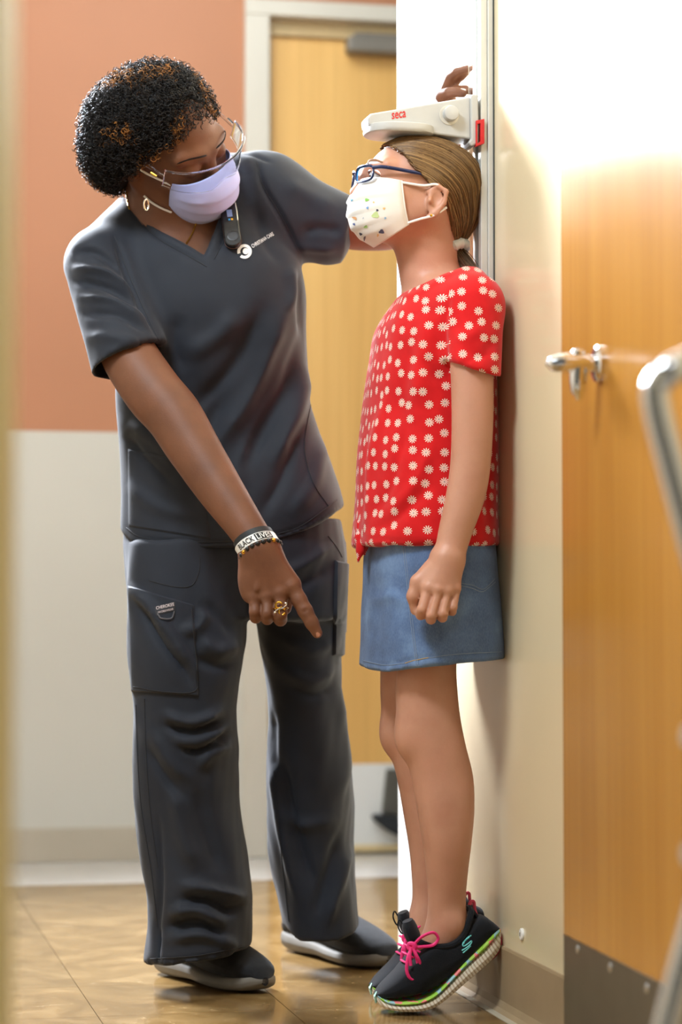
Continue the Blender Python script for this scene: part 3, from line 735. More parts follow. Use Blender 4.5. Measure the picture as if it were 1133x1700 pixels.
# near arm and loosely closed hand
A = [P(783, 510, 3.80), P(784, 600, 3.782), P(785, 690, 3.775), P(782, 765, 3.772), P(774, 820, 3.768), P(757, 880, 3.762), P(747, 922, 3.758)]
f.limb(A, [.040, .0345, .0330, .0318, .0308, .0265, .0240], .012)
f.cone(P(786, 505, 4.06), P(760, 800, 4.08), .042, .030, .03); f.cone(P(760, 800, 4.08), P(700, 930, 4.06), .030, .024, .02)     # far arm, hidden
wr_ = P(742, 932, 3.756)
for (u, v, y), r in (((710, 974, 3.744), .0140), ((725, 977, 3.740), .0145), ((740, 978, 3.742), .0140), ((752, 973, 3.747), .0125)):
    f.cone(wr_, P(u, v, y), .021, r, .014)
fing = [[(712, 976, 3.739), (701, 1012, 3.730), (699, 1021, 3.742), (705, 1010, 3.760)], [(728, 979, 3.735), (717, 1021, 3.726), (716, 1028, 3.739), (721, 1014, 3.758)],
        [(743, 981, 3.737), (736, 1018, 3.728), (735, 1025, 3.741), (739, 1010, 3.758)], [(757, 977, 3.744), (752, 1008, 3.736), (751, 1015, 3.748), (752, 1002, 3.762)]]
for fg, r in zip(fing, (.0086, .0086, .0084, .0076)):
    f.chain([P(*p) for p in fg], [r * 1.0, r * .98, r * .95, r * .9], .0016)
for fg, r in zip(fing, (.0090, .0092, .0090, .0082)): f.ell(P(fg[0][0], fg[0][1], fg[0][2] - .003), np.eye(3), (r, r, r), .004)
for a, b in zip(fing[:-1], fing[1:]):        # clefts between the fingers
    m0 = [(a[0][i] + b[0][i]) / 2 for i in range(3)]; m1 = [(a[1][i] + b[1][i]) / 2 for i in range(3)]
    f.cone(P(m0[0] - 1, m0[1] + 12, m0[2] - .008), P(m1[0] - .5, m1[1] + 2, m1[2] - .006), .0016, .0022, .003, 'sub')
f.chain([P(716, 945, 3.752), P(694, 966, 3.748), P(686, 990, 3.746), P(690, 1013, 3.752)], [.0145, .0112, .0094, .0080], .006)
f.cone(P(697, 968, 3.728), P(694, 1004, 3.728), .0018, .0018, .003, 'sub')
V, F = f.mesh(2)
gb = link('body', mesh_np('body', V, F), M['skin_g'], girl)
gtree = bvh(V, F)
iris = plain('brown_iris', srgb(80, 60, 44), 0.15, 0.1, 200)
for q in (1, -1): eye_part(gh, q, girl, iris)
M['lash'] = plain('brown_lash', srgb(70, 48, 36), 0.6)
for q in (1, -1):
    MB().tube(spline([gh(.086, .018 * q, -.004), gh(.096, .028 * q, .005), gh(.092, .040 * q, .003), gh(.082, .050 * q, -.006)], 14), [.0008] + [.0017] * 12 + [.0006], 6).build('eyelid', M['skin_g'], girl)
    MB().tube(spline([gh(.090, .020 * q, -.002), gh(.0985, .030 * q, .0035), gh(.094, .042 * q, .001), gh(.084, .051 * q, -.007)], 14), .0007, 5).build('eyelashes', M['lash'], girl)
    MB().tube(spline([gh(.098, .012 * q, .018), gh(.100, .026 * q, .026), gh(.090, .044 * q, .025), gh(.076, .056 * q, .017)], 14), [.0008] + [.0024] * 8 + [.0016] * 4 + [.0005], 8, flat=.45, up=gh.F).build('eyebrow', plain('light_brown_brow', srgb(150, 108, 78), .9), girl)

# hair: cap under combed-back strands, gathered in a low ponytail
def hair_mat(name, c0, c1, c2, rough=0.38):
    m = MatB(name); m.set(rough=rough, spec=0.35); a = m.n('ShaderNodeAttribute'); a.attribute_name = 'tone'
    m.color(m.ramp(a.outputs['Fac'], [(0.0, c0), (0.5, c1), (1.0, c2)])); return m.m
M['hair_g'] = hair_mat('honey_brown_hair', srgb(74, 52, 30), srgb(116, 86, 52), srgb(176, 138, 88))
HC = (-.010, 0, .012); HR = np.array((.105, .084, .086))
def hairline(u): return np.interp(u, [-.16, -.112, -.064, -.030, -.014, .0105, .049, .070, .085, .13], [-.062, -.050, -.036, -.024, .000, .026, .054, .074, .086, .05])
tie = P(754, 408, 3.94)
f = Field(axis(0.02, .27, .004), axis(3.74, 4.01, .004), axis(1.16, 1.46, .004))
f.ell(gh(*HC), gh.R, HR * gh.s * np.array((.985, .985, .985)), .01)
f.cone(gh(-.056, 0, -.03), tie, .042, .012, .03); f.cone(gh(-.045, .028, -.025), tie, .027, .012, .02); f.cone(gh(-.045, -.028, -.025), tie, .027, .012, .02)
def hcut(X, Y, Zz):
    a, l, u = gh.local(X, Y, Zz); return (a - hairline(u)) * .9
f.cut(hcut, .004)
V, F = f.mesh(2); hv = np.concatenate([V]); capm = mesh_np('hair', V, F); add_attr(capm, 'tone', 0.30 + 0.25 * rng.random(len(V)))
hair = link('hair', capm, M['hair_g'], girl)
captree = bvh(V, F)
tl = np.array([(tie - gh.c) @ a for a in gh.R]) / gh.s
paths = []; tone = []
NS = 4200; mseg = 22
tdir = (tl - HC) / HR; tdist = np.linalg.norm(tdir); tdir /= tdist
for i in range(NS):
    side = 1 if rng.random() < 0.72 else -1
    if i % 5 == 4: # short hair behind the ear and at the nape
        u = rng.uniform(-.105, -.025); a = float(hairline(u)) - abs(rng.normal(0, .022))
        if rng.random() < .6: a, u = rng.uniform(-.098, -.035), rng.uniform(-.07, .03)
        root = np.array([(a - HC[0]) / HR[0], 0, (u - HC[2]) / HR[2]]); root[1] = side * math.sqrt(max(.05, 1 - min(.95, root[0] ** 2 + root[2] ** 2)))
    elif i % 5:      # roots on the hairline
        u = rng.uniform(-.03, .085) if rng.random() < .8 else rng.uniform(.05, .088)
        a = float(hairline(u)) - abs(rng.normal(0, .006)); w = 1 - ((a - HC[0]) / HR[0]) ** 2 - ((u - HC[2]) / HR[2]) ** 2
        root = np.array([(a - HC[0]) / HR[0], side * math.sqrt(max(w, .0008)), (u - HC[2]) / HR[2]])
    else:          # roots on the crown
        root = np.array([rng.uniform(-.5, .75), side * abs(rng.normal(0, .35)), 0.0]); root[2] = math.sqrt(max(.02, 1 - min(.98, root[0] ** 2 + root[1] ** 2)))
    root /= np.linalg.norm(root); t = np.linspace(0, 1, mseg)[:, None]
    lam = np.clip((root[2] + .15) / 1.1, 0, 1)              # 0: strand that runs just over the ear, 1: over the crown
    midl = np.array([-.040 - .062 * lam, side * (.078 - .050 * lam), -.020 + .060 * lam]); md = (midl - HC) / HR
    if i % 5 == 4: md = (root + tdir) / 2 + np.array([-.15, side * .12, 0])
    md /= np.linalg.norm(md)
    d = (1 - t) ** 2 * root + 2 * t * (1 - t) * md * 1.12 + t ** 2 * tdir; d /= np.linalg.norm(d, axis=1)[:, None]
    rad = 1.0 + rng.uniform(-.004, .030) + 0.012 * np.sin(t * math.pi)
    end = np.clip((t - .60) / .40, 0, 1) ** 1.5; rad = rad * (1 - end) + end * tdist
    loc = np.array(HC) + d * HR * rad
    loc += (rng.normal(0, .0035, 3) * t ** 2)
    lim = hairline(loc[:, 2]) + .002; loc[:, 0] = np.minimum(loc[:, 0], lim)
    paths.append(gh.c + (loc * gh.s) @ gh.R); tone.append(rng.beta(2.2, 2.6))
paths = np.array(paths); V, F = strands(paths, .00090, .0007)
sm = mesh_np('strand_layer', V, F); add_attr(sm, 'tone', np.repeat(tone, mseg * 3)); sl_ = link('strand_layer', sm, M['hair_g'], hair); sl_['kind'] = 'stuff'
# ponytail
pt = spline([tie, P(762, 420, 3.935), P(776, 440, 3.925), P(796, 466, 3.91), P(806, 492, 3.90)], mseg); pp = []; tone = []
for i in range(420):
    off = rng.normal(0, 1, 3); off /= np.linalg.norm(off); off *= rng.random() ** .5
    wdt = np.interp(np.linspace(0, 1, mseg), [0, .15, .5, 1], [.010, .011, .013, .003])[:, None]
    k = rng.integers(14, mseg); q = pt + off * wdt + np.cumsum(rng.normal(0, .0003, (mseg, 3)), 0); q = spline(q[:k + 1][::3] if k > 6 else q, mseg); pp.append(q); tone.append(rng.beta(2, 3) * .8)
V, F = strands(np.array(pp), .0010, .0005); pm = mesh_np('ponytail', V, F); add_attr(pm, 'tone', np.repeat(tone, mseg * 3)); link('ponytail', pm, M['hair_g'], hair)['kind'] = 'stuff'
sc_ax = P(768, 430, 3.93) - tie; sc_ax /= np.linalg.norm(sc_ax); e1 = np.cross(sc_ax, [0, 1, 0]); e1 /= np.linalg.norm(e1); e2 = np.cross(sc_ax, e1)
ring = [P(758, 415, 3.936) + (.0165 * (math.cos(q) * e1 + math.sin(q) * e2)) for q in np.linspace(0, 2 * math.pi, 28, endpoint=False)]
MB().tube(ring, [.0088 + .0011 * math.sin(9 * q) for q in np.linspace(0, 2 * math.pi, 28, endpoint=False)], 10, closed=True).build('hair_tie', plain('grey_white_elastic', srgb(206, 206, 198), .8, .08, 60), hair)

# ---- red t-shirt with white daisies
def daisy_mat():
    m = MatB('red_daisy_jersey'); m.set(rough=0.85, sheen=0.2, spec=0.2)
    uv = m.n('ShaderNodeUVMap'); uv.uv_map = 'daisy'
    vo = m.n('ShaderNodeTexVoronoi', feature='F1', voronoi_dimensions='2D'); vo.inputs['Scale'].default_value = 1.0; vo.inputs['Randomness'].default_value = 0.46
    m.l(uv.outputs[0], vo.inputs['Vector'])
    sub = m.n('ShaderNodeVectorMath', operation='SUBTRACT'); m.l(uv.outputs[0], sub.inputs[0]); m.l(vo.outputs['Position'], sub.inputs[1])
    sep = m.n('ShaderNodeSeparateXYZ'); m.l(sub.outputs[0], sep.inputs[0])
    ang = m.math('ARCTAN2', sep.outputs[1], sep.outputs[0]); rad = vo.outputs['Distance']
    rnd = m.n('ShaderNodeSeparateColor'); m.l(vo.outputs['Color'], rnd.inputs[0])
    pet = m.math('ABSOLUTE', m.math('SINE', m.math('ADD', m.math('MULTIPLY', ang, 5.5), m.math('MULTIPLY', rnd.outputs[0], 6.0))))
    edge = m.math('ADD', m.math('MULTIPLY', m.math('POWER', pet, 1.1), 0.205), 0.09)      # petal outline radius
    inside = m.math('GREATER_THAN', edge, rad)
    slit = m.math('GREATER_THAN', m.math('ADD', pet, m.math('MULTIPLY', m.math('SUBTRACT', 0.30, rad), 2.2)), 0.94)
    fl = m.math('MULTIPLY', inside, slit); core = m.math('LESS_THAN', rad, 0.045)
    v = m.geo(); n_ = m.noise(v, 25, 3)
    red = m.ramp(n_, [(0.3, srgb(196, 16, 22)), (0.7, srgb(214, 24, 28))])
    c1 = m.mix(fl, red, srgb(238, 230, 214)); m.color(m.mix(core, c1, srgb(150, 120, 120))); m.bump(m.noise(v, 1500, 2), .2, .0006)
    return m.m
M['daisy'] = daisy_mat()
f = Field(axis(-.02, .31, .005, [(.0, .30, .0042)]), axis(3.60, 4.15, .0042), axis(.66, 1.28, .0042))
sh = [(452, 715, 782, 3.945, .05), (470, 684, 793, 3.945, .095), (490, 660, 801, 3.94, .128), (515, 643, 808, 3.935, .142), (545, 627, 813, 3.93, .146), (600, 614, 820, 3.93, .144), (680, 605, 825, 3.93, .140), (760, 597, 826, 3.93, .140), (840, 590, 826, 3.93, .146), (908, 587, 827, 3.93, .150)]
f.loft(**rows(sh, GYAW), k=.03, cap=.004)
f.cone(P(748, 470, 3.92), P(786, 508, 3.800), .050, .048, .03); f.cone(P(745, 470, 3.97), P(780, 505, 4.06), .045, .048, .03)
f.cone(P(786, 508, 3.800), P(785, 640, 3.774), .0475, .0440, .015, clip=(P(785, 611, 3.778), np.array([-.30, .12, -.94])))
f.cone(P(780, 505, 4.06), P(770, 640, 4.09), .046, .042, .015, clip=(P(770, 611, 4.09), np.array([-.30, -.12, -.94])))
# scoop neck: sloping from the nape to the collar bones
nl = np.array([(560, 515), (650, 492), (690, 478), (735, 457), (772, 442), (840, 442)], float)
def neck(X, Y, Zz):
    u, v = proj(np.stack(np.broadcast_arrays(X, Y, Zz), -1)); return (np.interp(u, nl[:, 0], nl[:, 1]) - v) / 1000.0
f.cut(neck, .004)
V, F = f.mesh(2)
shirt_folds = [([(748, 480), (738, 540), (742, 600), (748, 625)], 5, -.004), ([(640, 860), (690, 800), (720, 730)], 9, .003), ([(610, 870), (650, 800), (680, 700)], 9, -.003), ([(606, 880), (612, 780), (640, 660)], 8, .004), ([(598, 870), (604, 800), (612, 720)], 5, -.004),
               ([(620, 880), (660, 860), (720, 800)], 10, -.004), ([(700, 590), (720, 620), (745, 640)], 10, -.003), ([(590, 893), (700, 899), (740, 898)], 2.5, -.0015), ([(770, 899), (826, 899)], 2.5, -.0015), ([(750, 610), (785, 597), (820, 588)], 3, -.0015), ([(650, 500), (690, 490), (735, 462), (760, 450)], 4, .0016),
               ([(720, 520), (700, 600), (690, 680)], 18, .005), ([(690, 560), (670, 640), (655, 720)], 16, -.004), ([(812, 640), (815, 760), (810, 880)], 9, -.005), ([(824, 560), (800, 590), (770, 580)], 10, -.003), ([(800, 540), (780, 560), (756, 560)], 9, .003)]
V = folds(V, F, shirt_folds, 1.3); V = lumps(V, F, .0016, 26, 3)
me = mesh_np('t_shirt', V, F)
# flower coordinates: unrolled around the torso (sleeves around the arm), in units of one flower spacing
u_, v_ = proj(V); cx = P(706, 700, 3.93)
angl = np.arctan2(V[:, 1] - cx[1], V[:, 0] - cx[0]); angl = np.where(angl > 0, angl - 2 * math.pi, angl)
side = (V[:, 1] < 3.80) & (u_ > 745) & (v_ < 640)
UVv = np.stack([angl * .135 / .0245, V[:, 2] / .0245], 1)
UVs = UVv.copy(); UVs[:, 0] = V[:, 0] / .0245 + 40.3
uvl = me.uv_layers.new(name='daisy'); li = np.empty(len(me.loops), np.int32); me.loops.foreach_get('vertex_index', li); fs = np.repeat(side[F].all(1), 4)
uvl.data.foreach_set('uv', np.where(fs[:, None], UVs[li], UVv[li]).astype(np.float32).ravel())
shirt = link('t_shirt', me, M['daisy'], girl); stree = bvh(V, F)
kn = MB(); q0 = P(601, 893, 3.90)
f = Field(axis(q0[0] - .05, q0[0] + .06, .0025), axis(q0[1] - .06, q0[1] + .05, .0025), axis(q0[2] - .07, q0[2] + .05, .0025))
f.ell(q0, np.eye(3), (.014, .013, .012), .004); f.chain([P(601, 895, 3.895), P(599, 915, 3.888), P(595, 934, 3.885)], [.010, .0075, .0022], .004)
f.chain([P(606, 897, 3.90), P(603, 912, 3.90), P(606, 921, 3.90)], [.009, .007, .003], .004); f.cone(P(601, 893, 3.9), P(640, 886, 3.86), .010, .004, .004); f.cone(P(601, 893, 3.9), P(596, 866, 3.905), .009, .004, .004)
V, F = f.mesh(1); V = lumps(V, F, .0012, 160, 9); me = mesh_np('knot', V, F); uvl = me.uv_layers.new(name='daisy'); li = np.empty(len(me.loops), np.int32); me.loops.foreach_get('vertex_index', li)
uvl.data.foreach_set('uv', (V[:, [0, 2]] / .019)[li].astype(np.float32).ravel()); link('knot', me, M['daisy'], shirt)

# ---- denim skirt
def denim():
    m = MatB('washed_denim'); m.set(rough=.85, spec=.2, sheen=.1); v = m.geo(); a = m.noise(v, 15, 4, .6); b = m.noise(m.geo((900, 900, 240)), 1.0, 2)
    c = m.ramp(a, [(.30, srgb(42, 62, 100)), (.52, srgb(66, 92, 136)), (.74, srgb(112, 142, 182))]); m.color(m.mix(m.math('MULTIPLY', b, .45), c, srgb(150, 172, 204))); m.bump(b, .35, .0008); return m.m
M['denim'] = denim(); M['thread'] = plain('pale_denim_thread', srgb(128, 144, 168), .8); M['gold_thread'] = plain('tan_thread', srgb(180, 150, 96), .8)
f = Field(axis(-.02, .31, .0042), axis(3.66, 4.10, .0045), axis(.51, .80, .0042))
sk = [(890, 610, 818, 3.93, .136), (940, 607, 821, 3.93, .142), (1000, 605, 826, 3.93, .148), (1060, 602, 831, 3.93, .153), (1116, 600, 836, 3.93, .157)]
f.loft(**rows(sk, GYAW), n=2.4, k=.02, cap=.004)
hemz = lambda X: np.interp(X, [P(600, 0, 3.8)[0], P(640, 0, 3.8)[0], P(690, 0, 3.8)[0], P(760, 0, 3.8)[0], P(836, 0, 3.8)[0]], [P(0, v, 3.8)[2] for v in (1110, 1117, 1108, 1101, 1096)])
f.cut(lambda X, Y, Zz: hemz(X) - Zz + 0 * Y)
f.loft(**rows([(1060, 622, 812, 3.93, .133), (1140, 618, 818, 3.93, .138)], GYAW), n=2.4, k=.004, cap=.004, op='sub')
V, F = f.mesh(2)
V = folds(V, F, [([(604, 1098), (640, 1104), (690, 1095), (760, 1087), (834, 1083)], 3, -.0022), ([(610, 1000), (650, 990), (680, 1005)], 10, .003), ([(620, 940), (625, 1010), (618, 1080)], 12, -.004), ([(650, 960), (660, 1030), (650, 1090)], 16, .003), ([(800, 1000), (815, 1050), (820, 1090)], 14, .003)]); V = lumps(V, F, .001, 40, 5)
skirt = link('denim_skirt', mesh_np('denim_skirt', V, F), M['denim'], girl); ktree = bvh(V, F)
for nm, pts, mt, off, r in (('side_seam', [(672, 905), (677, 950), (683, 1010), (690, 1070), (695, 1106)], 'thread', .0002, .0007), ('side_seam', [(669, 905), (674, 950), (680, 1010), (687, 1070), (692, 1106)], 'thread', .0001, .0007),
                        ('hem_stitch', [(604, 1097), (640, 1104), (672, 1101)], 'thread', .0004, .0006), ('hem_stitch', [(673, 1101), (690, 1096), (712, 1092)], 'gold_thread', .0004, .0007), ('hem_stitch', [(713, 1092), (760, 1086), (833, 1082)], 'thread', .0004, .0006),
                        ('pocket_stitch', [(764, 968), (785, 972), (803, 978), (822, 961)], 'thread', .0004, .0007), ('pocket_stitch', [(764, 972), (785, 977), (802, 982), (823, 966)], 'thread', .0004, .0007)):
    L_ = drape_line(ktree, pts, off, 36)
    if len(L_) > 3: MB().tube(L_, r, 5).build(nm, M[mt], skirt)
G, Fp = drape_patch(ktree, [(764, 912), (816, 912), (816, 967), (764, 967)], 10, 10, .0004, .0012); MB().add(G, Fp).build('back_pocket', M['denim'], skirt)

# ---- face mask (printed shapes are plain coloured spots)
def mask_grid(h, fc, uc, fe, le, ue, ns=33, nt=40, pleat=.0030):
    """h: head frame; fc/uc centre profile (forward, up) samples top..bottom; fe/ue edge profile; le edge half width"""
    t = np.linspace(0, 1, nt); tt = np.linspace(0, 1, len(fc)); te_ = np.linspace(0, 1, len(fe)); G = np.zeros((ns, nt, 3))
    Fc, Uc = sm_interp(t, tt, fc), sm_interp(t, tt, uc); Fe, Ue, Le = sm_interp(t, te_, fe), sm_interp(t, te_, ue), sm_interp(t, te_, le)
    saw = sum(np.clip((t - a) / .10, 0, 1) * (t < a + .10) for a in (.24, .42, .60, .76))
    for i, s_ in enumerate(np.linspace(-1, 1, ns)):
        w = math.cos(s_ * math.pi / 2) ** .85; fw = Fe + (Fc - Fe) * w + pleat * saw * (1 - s_ ** 4) ; up = Ue + (Uc - Ue) * w; ll = Le * math.copysign(abs(math.sin(s_ * math.pi / 2)) ** .95, s_)
        for j in range(nt): G[i, j] = h(fw[j], ll[j], up[j])
    return G
def mask_mat(name, base, spots=None):
    m = MatB(name); m.set(rough=.8, sheen=.2, spec=.2); v = m.geo()
    c = m.ramp(m.noise(v, 40, 2), [(.3, tuple(q * .97 for q in base[:3]) + (1,)), (.7, base)])
    m.color(c); m.bump(m.noise(v, 1800, 2), .2, .0005); return m.m
M['mask_g'] = mask_mat('white_printed_mask', srgb(236, 232, 226))
G = mask_grid(gh, [.104, .118, .122, .116, .096, .066], [-.010, -.036, -.066, -.098, -.124, -.140], [.048, .044, .036, .026], [.068, .070, .068, .060], [-.014, -.040, -.074, -.100])
mm = MB(); mm.grid(G); gmask = mm.build('face_mask', M['mask_g'], girl, sharp=None); sol = gmask.modifiers.new('thickness', 'SOLIDIFY'); sol.thickness = .0012; sol.offset = 0
Vm = G.reshape(-1, 3); ns, nt = G.shape[:2]; Fm = np.array([(i * nt + j, (i + 1) * nt + j, (i + 1) * nt + j + 1, i * nt + j + 1) for i in range(ns - 1) for j in range(nt - 1)]); mtree = bvh(Vm, Fm)
spots = [((610, 332), 5, 7, (140, 196, 96)), ((611, 345), 3, 4, (120, 160, 214)), ((624, 357), 7, 6, (196, 214, 150)), ((627, 349), 3, 3, (70, 74, 92)), ((590, 362), 4, 8, (226, 170, 120)), ((589, 372), 3, 4, (96, 110, 160)), ((634, 384), 5, 4, (86, 92, 124)), ((628, 390), 5, 3, (232, 184, 128)), ((608, 376), 4, 3, (160, 200, 120)), ((606, 395), 8, 3, (110, 100, 110)), ((600, 388), 4, 3, (70, 72, 84)), ((585, 332), 2.5, 3, (130, 190, 224)), ((638, 346), 3, 4, (236, 190, 120)), ((621, 336), 2, 2, (244, 196, 140)), ((604, 362), 2.5, 1.2, (170, 180, 196)), ((640, 362), 2, 2.5, (150, 190, 226))]
for i, ((u, v), a, b, col) in enumerate(spots):
    ang = rng.uniform(0, 3); pts = []
    for r_ in (0, 1):
        for q in np.linspace(0, 2 * math.pi, 10, endpoint=False):
            k = (1 + .22 * math.sin(3 * q + i)); du, dv = a * k * math.cos(q), b * k * math.sin(q); pts.append((u + du * math.cos(ang) * .9 - dv * math.sin(ang) * .5, v + du * math.sin(ang) * .5 + dv * math.cos(ang) * .9)) if r_ else None
    pts = [(u, v)] + pts; Vd, _ = drape_mesh(mtree, pts, None, .0012)
    if Vd[0] is None: continue
    MB().add(Vd, [(0, k + 1, (k + 1) % 10 + 1) for k in range(10)]).build('printed_spot', plain('print_ink', srgb(*col), .8), gmask, smooth=False, fix=False)
e_top, e_bot = G[-1, 2], G[-1, -3]
M['loop'] = plain('white_elastic', srgb(238, 236, 232), .7)
MB().tube(spline([e_top, gh(.012, .078, -.020), gh(-.012, .086, -.016), gh(-.032, .082, -.030)], 20), .0021, 8).build('ear_loop', M['loop'], gmask)
MB().tube(spline([e_bot, gh(.010, .076, -.088), gh(-.012, .084, -.078), gh(-.034, .082, -.058)], 20), .0021, 8).build('ear_loop', M['loop'], gmask)
e_top, e_bot = G[0, 2], G[0, -3]
MB().tube(spline([e_top, gh(.018, -.076, .000), gh(-.030, -.082, .006)], 20), .0021, 8).build('ear_loop', M['loop'], gmask)
MB().tube(spline([G[-1, j] for j in (0, 8, 16, 24, 32, 39)], 24), .0014, 6).build('edge_seam', M['mask_g'], gmask)

# ---- blue glasses
M['blue_frame'] = plain('navy_frame', srgb(22, 38, 78), .25, .1, 60); M['blue_in'] = plain('bright_blue_frame', srgb(40, 140, 214), .25, .05, 60)
lensm = MatB('eyeglass_lens'); lensm.set(rough=.02, trans=1.0, ior=1.12, base=(.97, .98, 1, 1))
def lens_rim(h, q, cf, cl, cu, hw_, hh, wrap, tilt=0.0, n=40, p=3.2):
    pts = []
    for a in np.linspace(0, 2 * math.pi, n, endpoint=False):
        c_, s_ = math.cos(a), math.sin(a); x = hw_ * math.copysign(abs(c_) ** (2 / p), c_); y = hh * math.copysign(abs(s_) ** (2 / p), s_)
        l = cl * q + x; pts.append(h(cf - wrap * max(0, q * l) ** 2 * 10 + tilt * y, l, cu + y))
    return np.array(pts)
gl = None
for q in (1, -1):
    R_ = lens_rim(gh, q, .117, .034, -.004, .0245, .0165, .55)
    o = MB().tube(R_, .0019, 8, closed=True).build('glasses' if gl is None else 'rim', M['blue_frame'], girl if gl is None else gl)
    if gl is None: gl = o
    R2 = lens_rim(gh, q, .1155, .034, -.004, .0228, .0148, .55); MB().tube(R2, .0013, 6, closed=True).build('inner_rim', M['blue_in'], gl)
    c_ = R2.mean(0); MB().add(np.concatenate([R2, [c_]]), [(i, (i + 1) % len(R2), len(R2)) for i in range(len(R2))]).build('lens', lensm.m, gl, fix=False)
    hinge = gh(.117 - .55 * 10 * (.0585) ** 2 * .9, .0575 * q, .006)
    MB().tube(spline([hinge, gh(.080, .068 * q, .008), gh(.03, .078 * q, .004), gh(-.012, .082 * q, .000)], 20), [.0030] * 14 + [.0024] * 6, 8, flat=1.0).build('temple', M['blue_frame'], gl)
    for k in range(2): MB().lathe(gh(.076 - .005 * k, (.0695 + .0008 * k) * q, .0085), gh.L * q, [(0, .0007), (.0022, .0007), (.0024, .0002)], 8).build('rivet', M['chrome'], gl)
MB().tube(spline([gh(.1165, .0105, .001), gh(.1195, 0, .004), gh(.1165, -.0105, .001)], 10), .0019, 8).build('bridge', M['blue_frame'], gl)
MB().lathe(gh(-.006, .087, -.080), gh.L, [(0, .0022), (.0014, .0022), (.002, .0008)], 10).build('earring', plain('gold', srgb(212, 160, 60), .2, metal=1), girl)

# ---- sneakers
M['knit_black'] = fabric('black_knit', srgb(14, 16, 22), srgb(22, 25, 32), .85, 700, .5, .1)
M['foam'] = plain('cream_ridged_foam', srgb(232, 220, 200), .7, .04, 30); M['pink'] = plain('hot_pink_lace', srgb(236, 40, 120), .7, .06, 200, .3, 1500); M['pink_rubber'] = plain('rose_rubber', srgb(214, 70, 98), .6)
M['mint'] = plain('mint_rubber', srgb(150, 196, 178), .55); M['teal'] = plain('teal_print', srgb(110, 206, 206), .5)
def camo():
    m = MatB('multicolour_midsole'); m.set(rough=.6); vo = m.n('ShaderNodeTexVoronoi'); vo.inputs['Scale'].default_value = 95; m.l(m.geo(), vo.inputs['Vector']); s_ = m.n('ShaderNodeSeparateColor'); m.l(vo.outputs['Color'], s_.inputs[0])
    r = m.n('ShaderNodeValToRGB'); r.color_ramp.interpolation = 'CONSTANT'; e = r.color_ramp.elements
    for _ in range(2): e.new(.5)
    for el, (p, c) in zip(e, ((0, srgb(150, 205, 60)), (.35, srgb(240, 130, 130)), (.6, srgb(150, 196, 206)), (.82, srgb(170, 215, 90)))): el.position = p; el.color = c
    m.l(s_.outputs[0], r.inputs['Fac']); m.color(r.outputs[0]); return m.m
M['camo'] = camo()
def ridged():
    m = MatB('ridged_sole'); m.set(rough=.7); w = m.n('ShaderNodeTexWave'); w.inputs['Scale'].default_value = 55; w.inputs['Distortion'].default_value = 1.2; m.l(m.geo((1, 1, 1), (0, .6, 0)), w.inputs['Vector'])
    m.color(m.ramp(w.outputs['Fac'], [(.1, srgb(196, 176, 150)), (.5, srgb(236, 226, 208))])); m.bump(w.outputs['Fac'], .6, .002); return m.m
M['ridged'] = ridged()
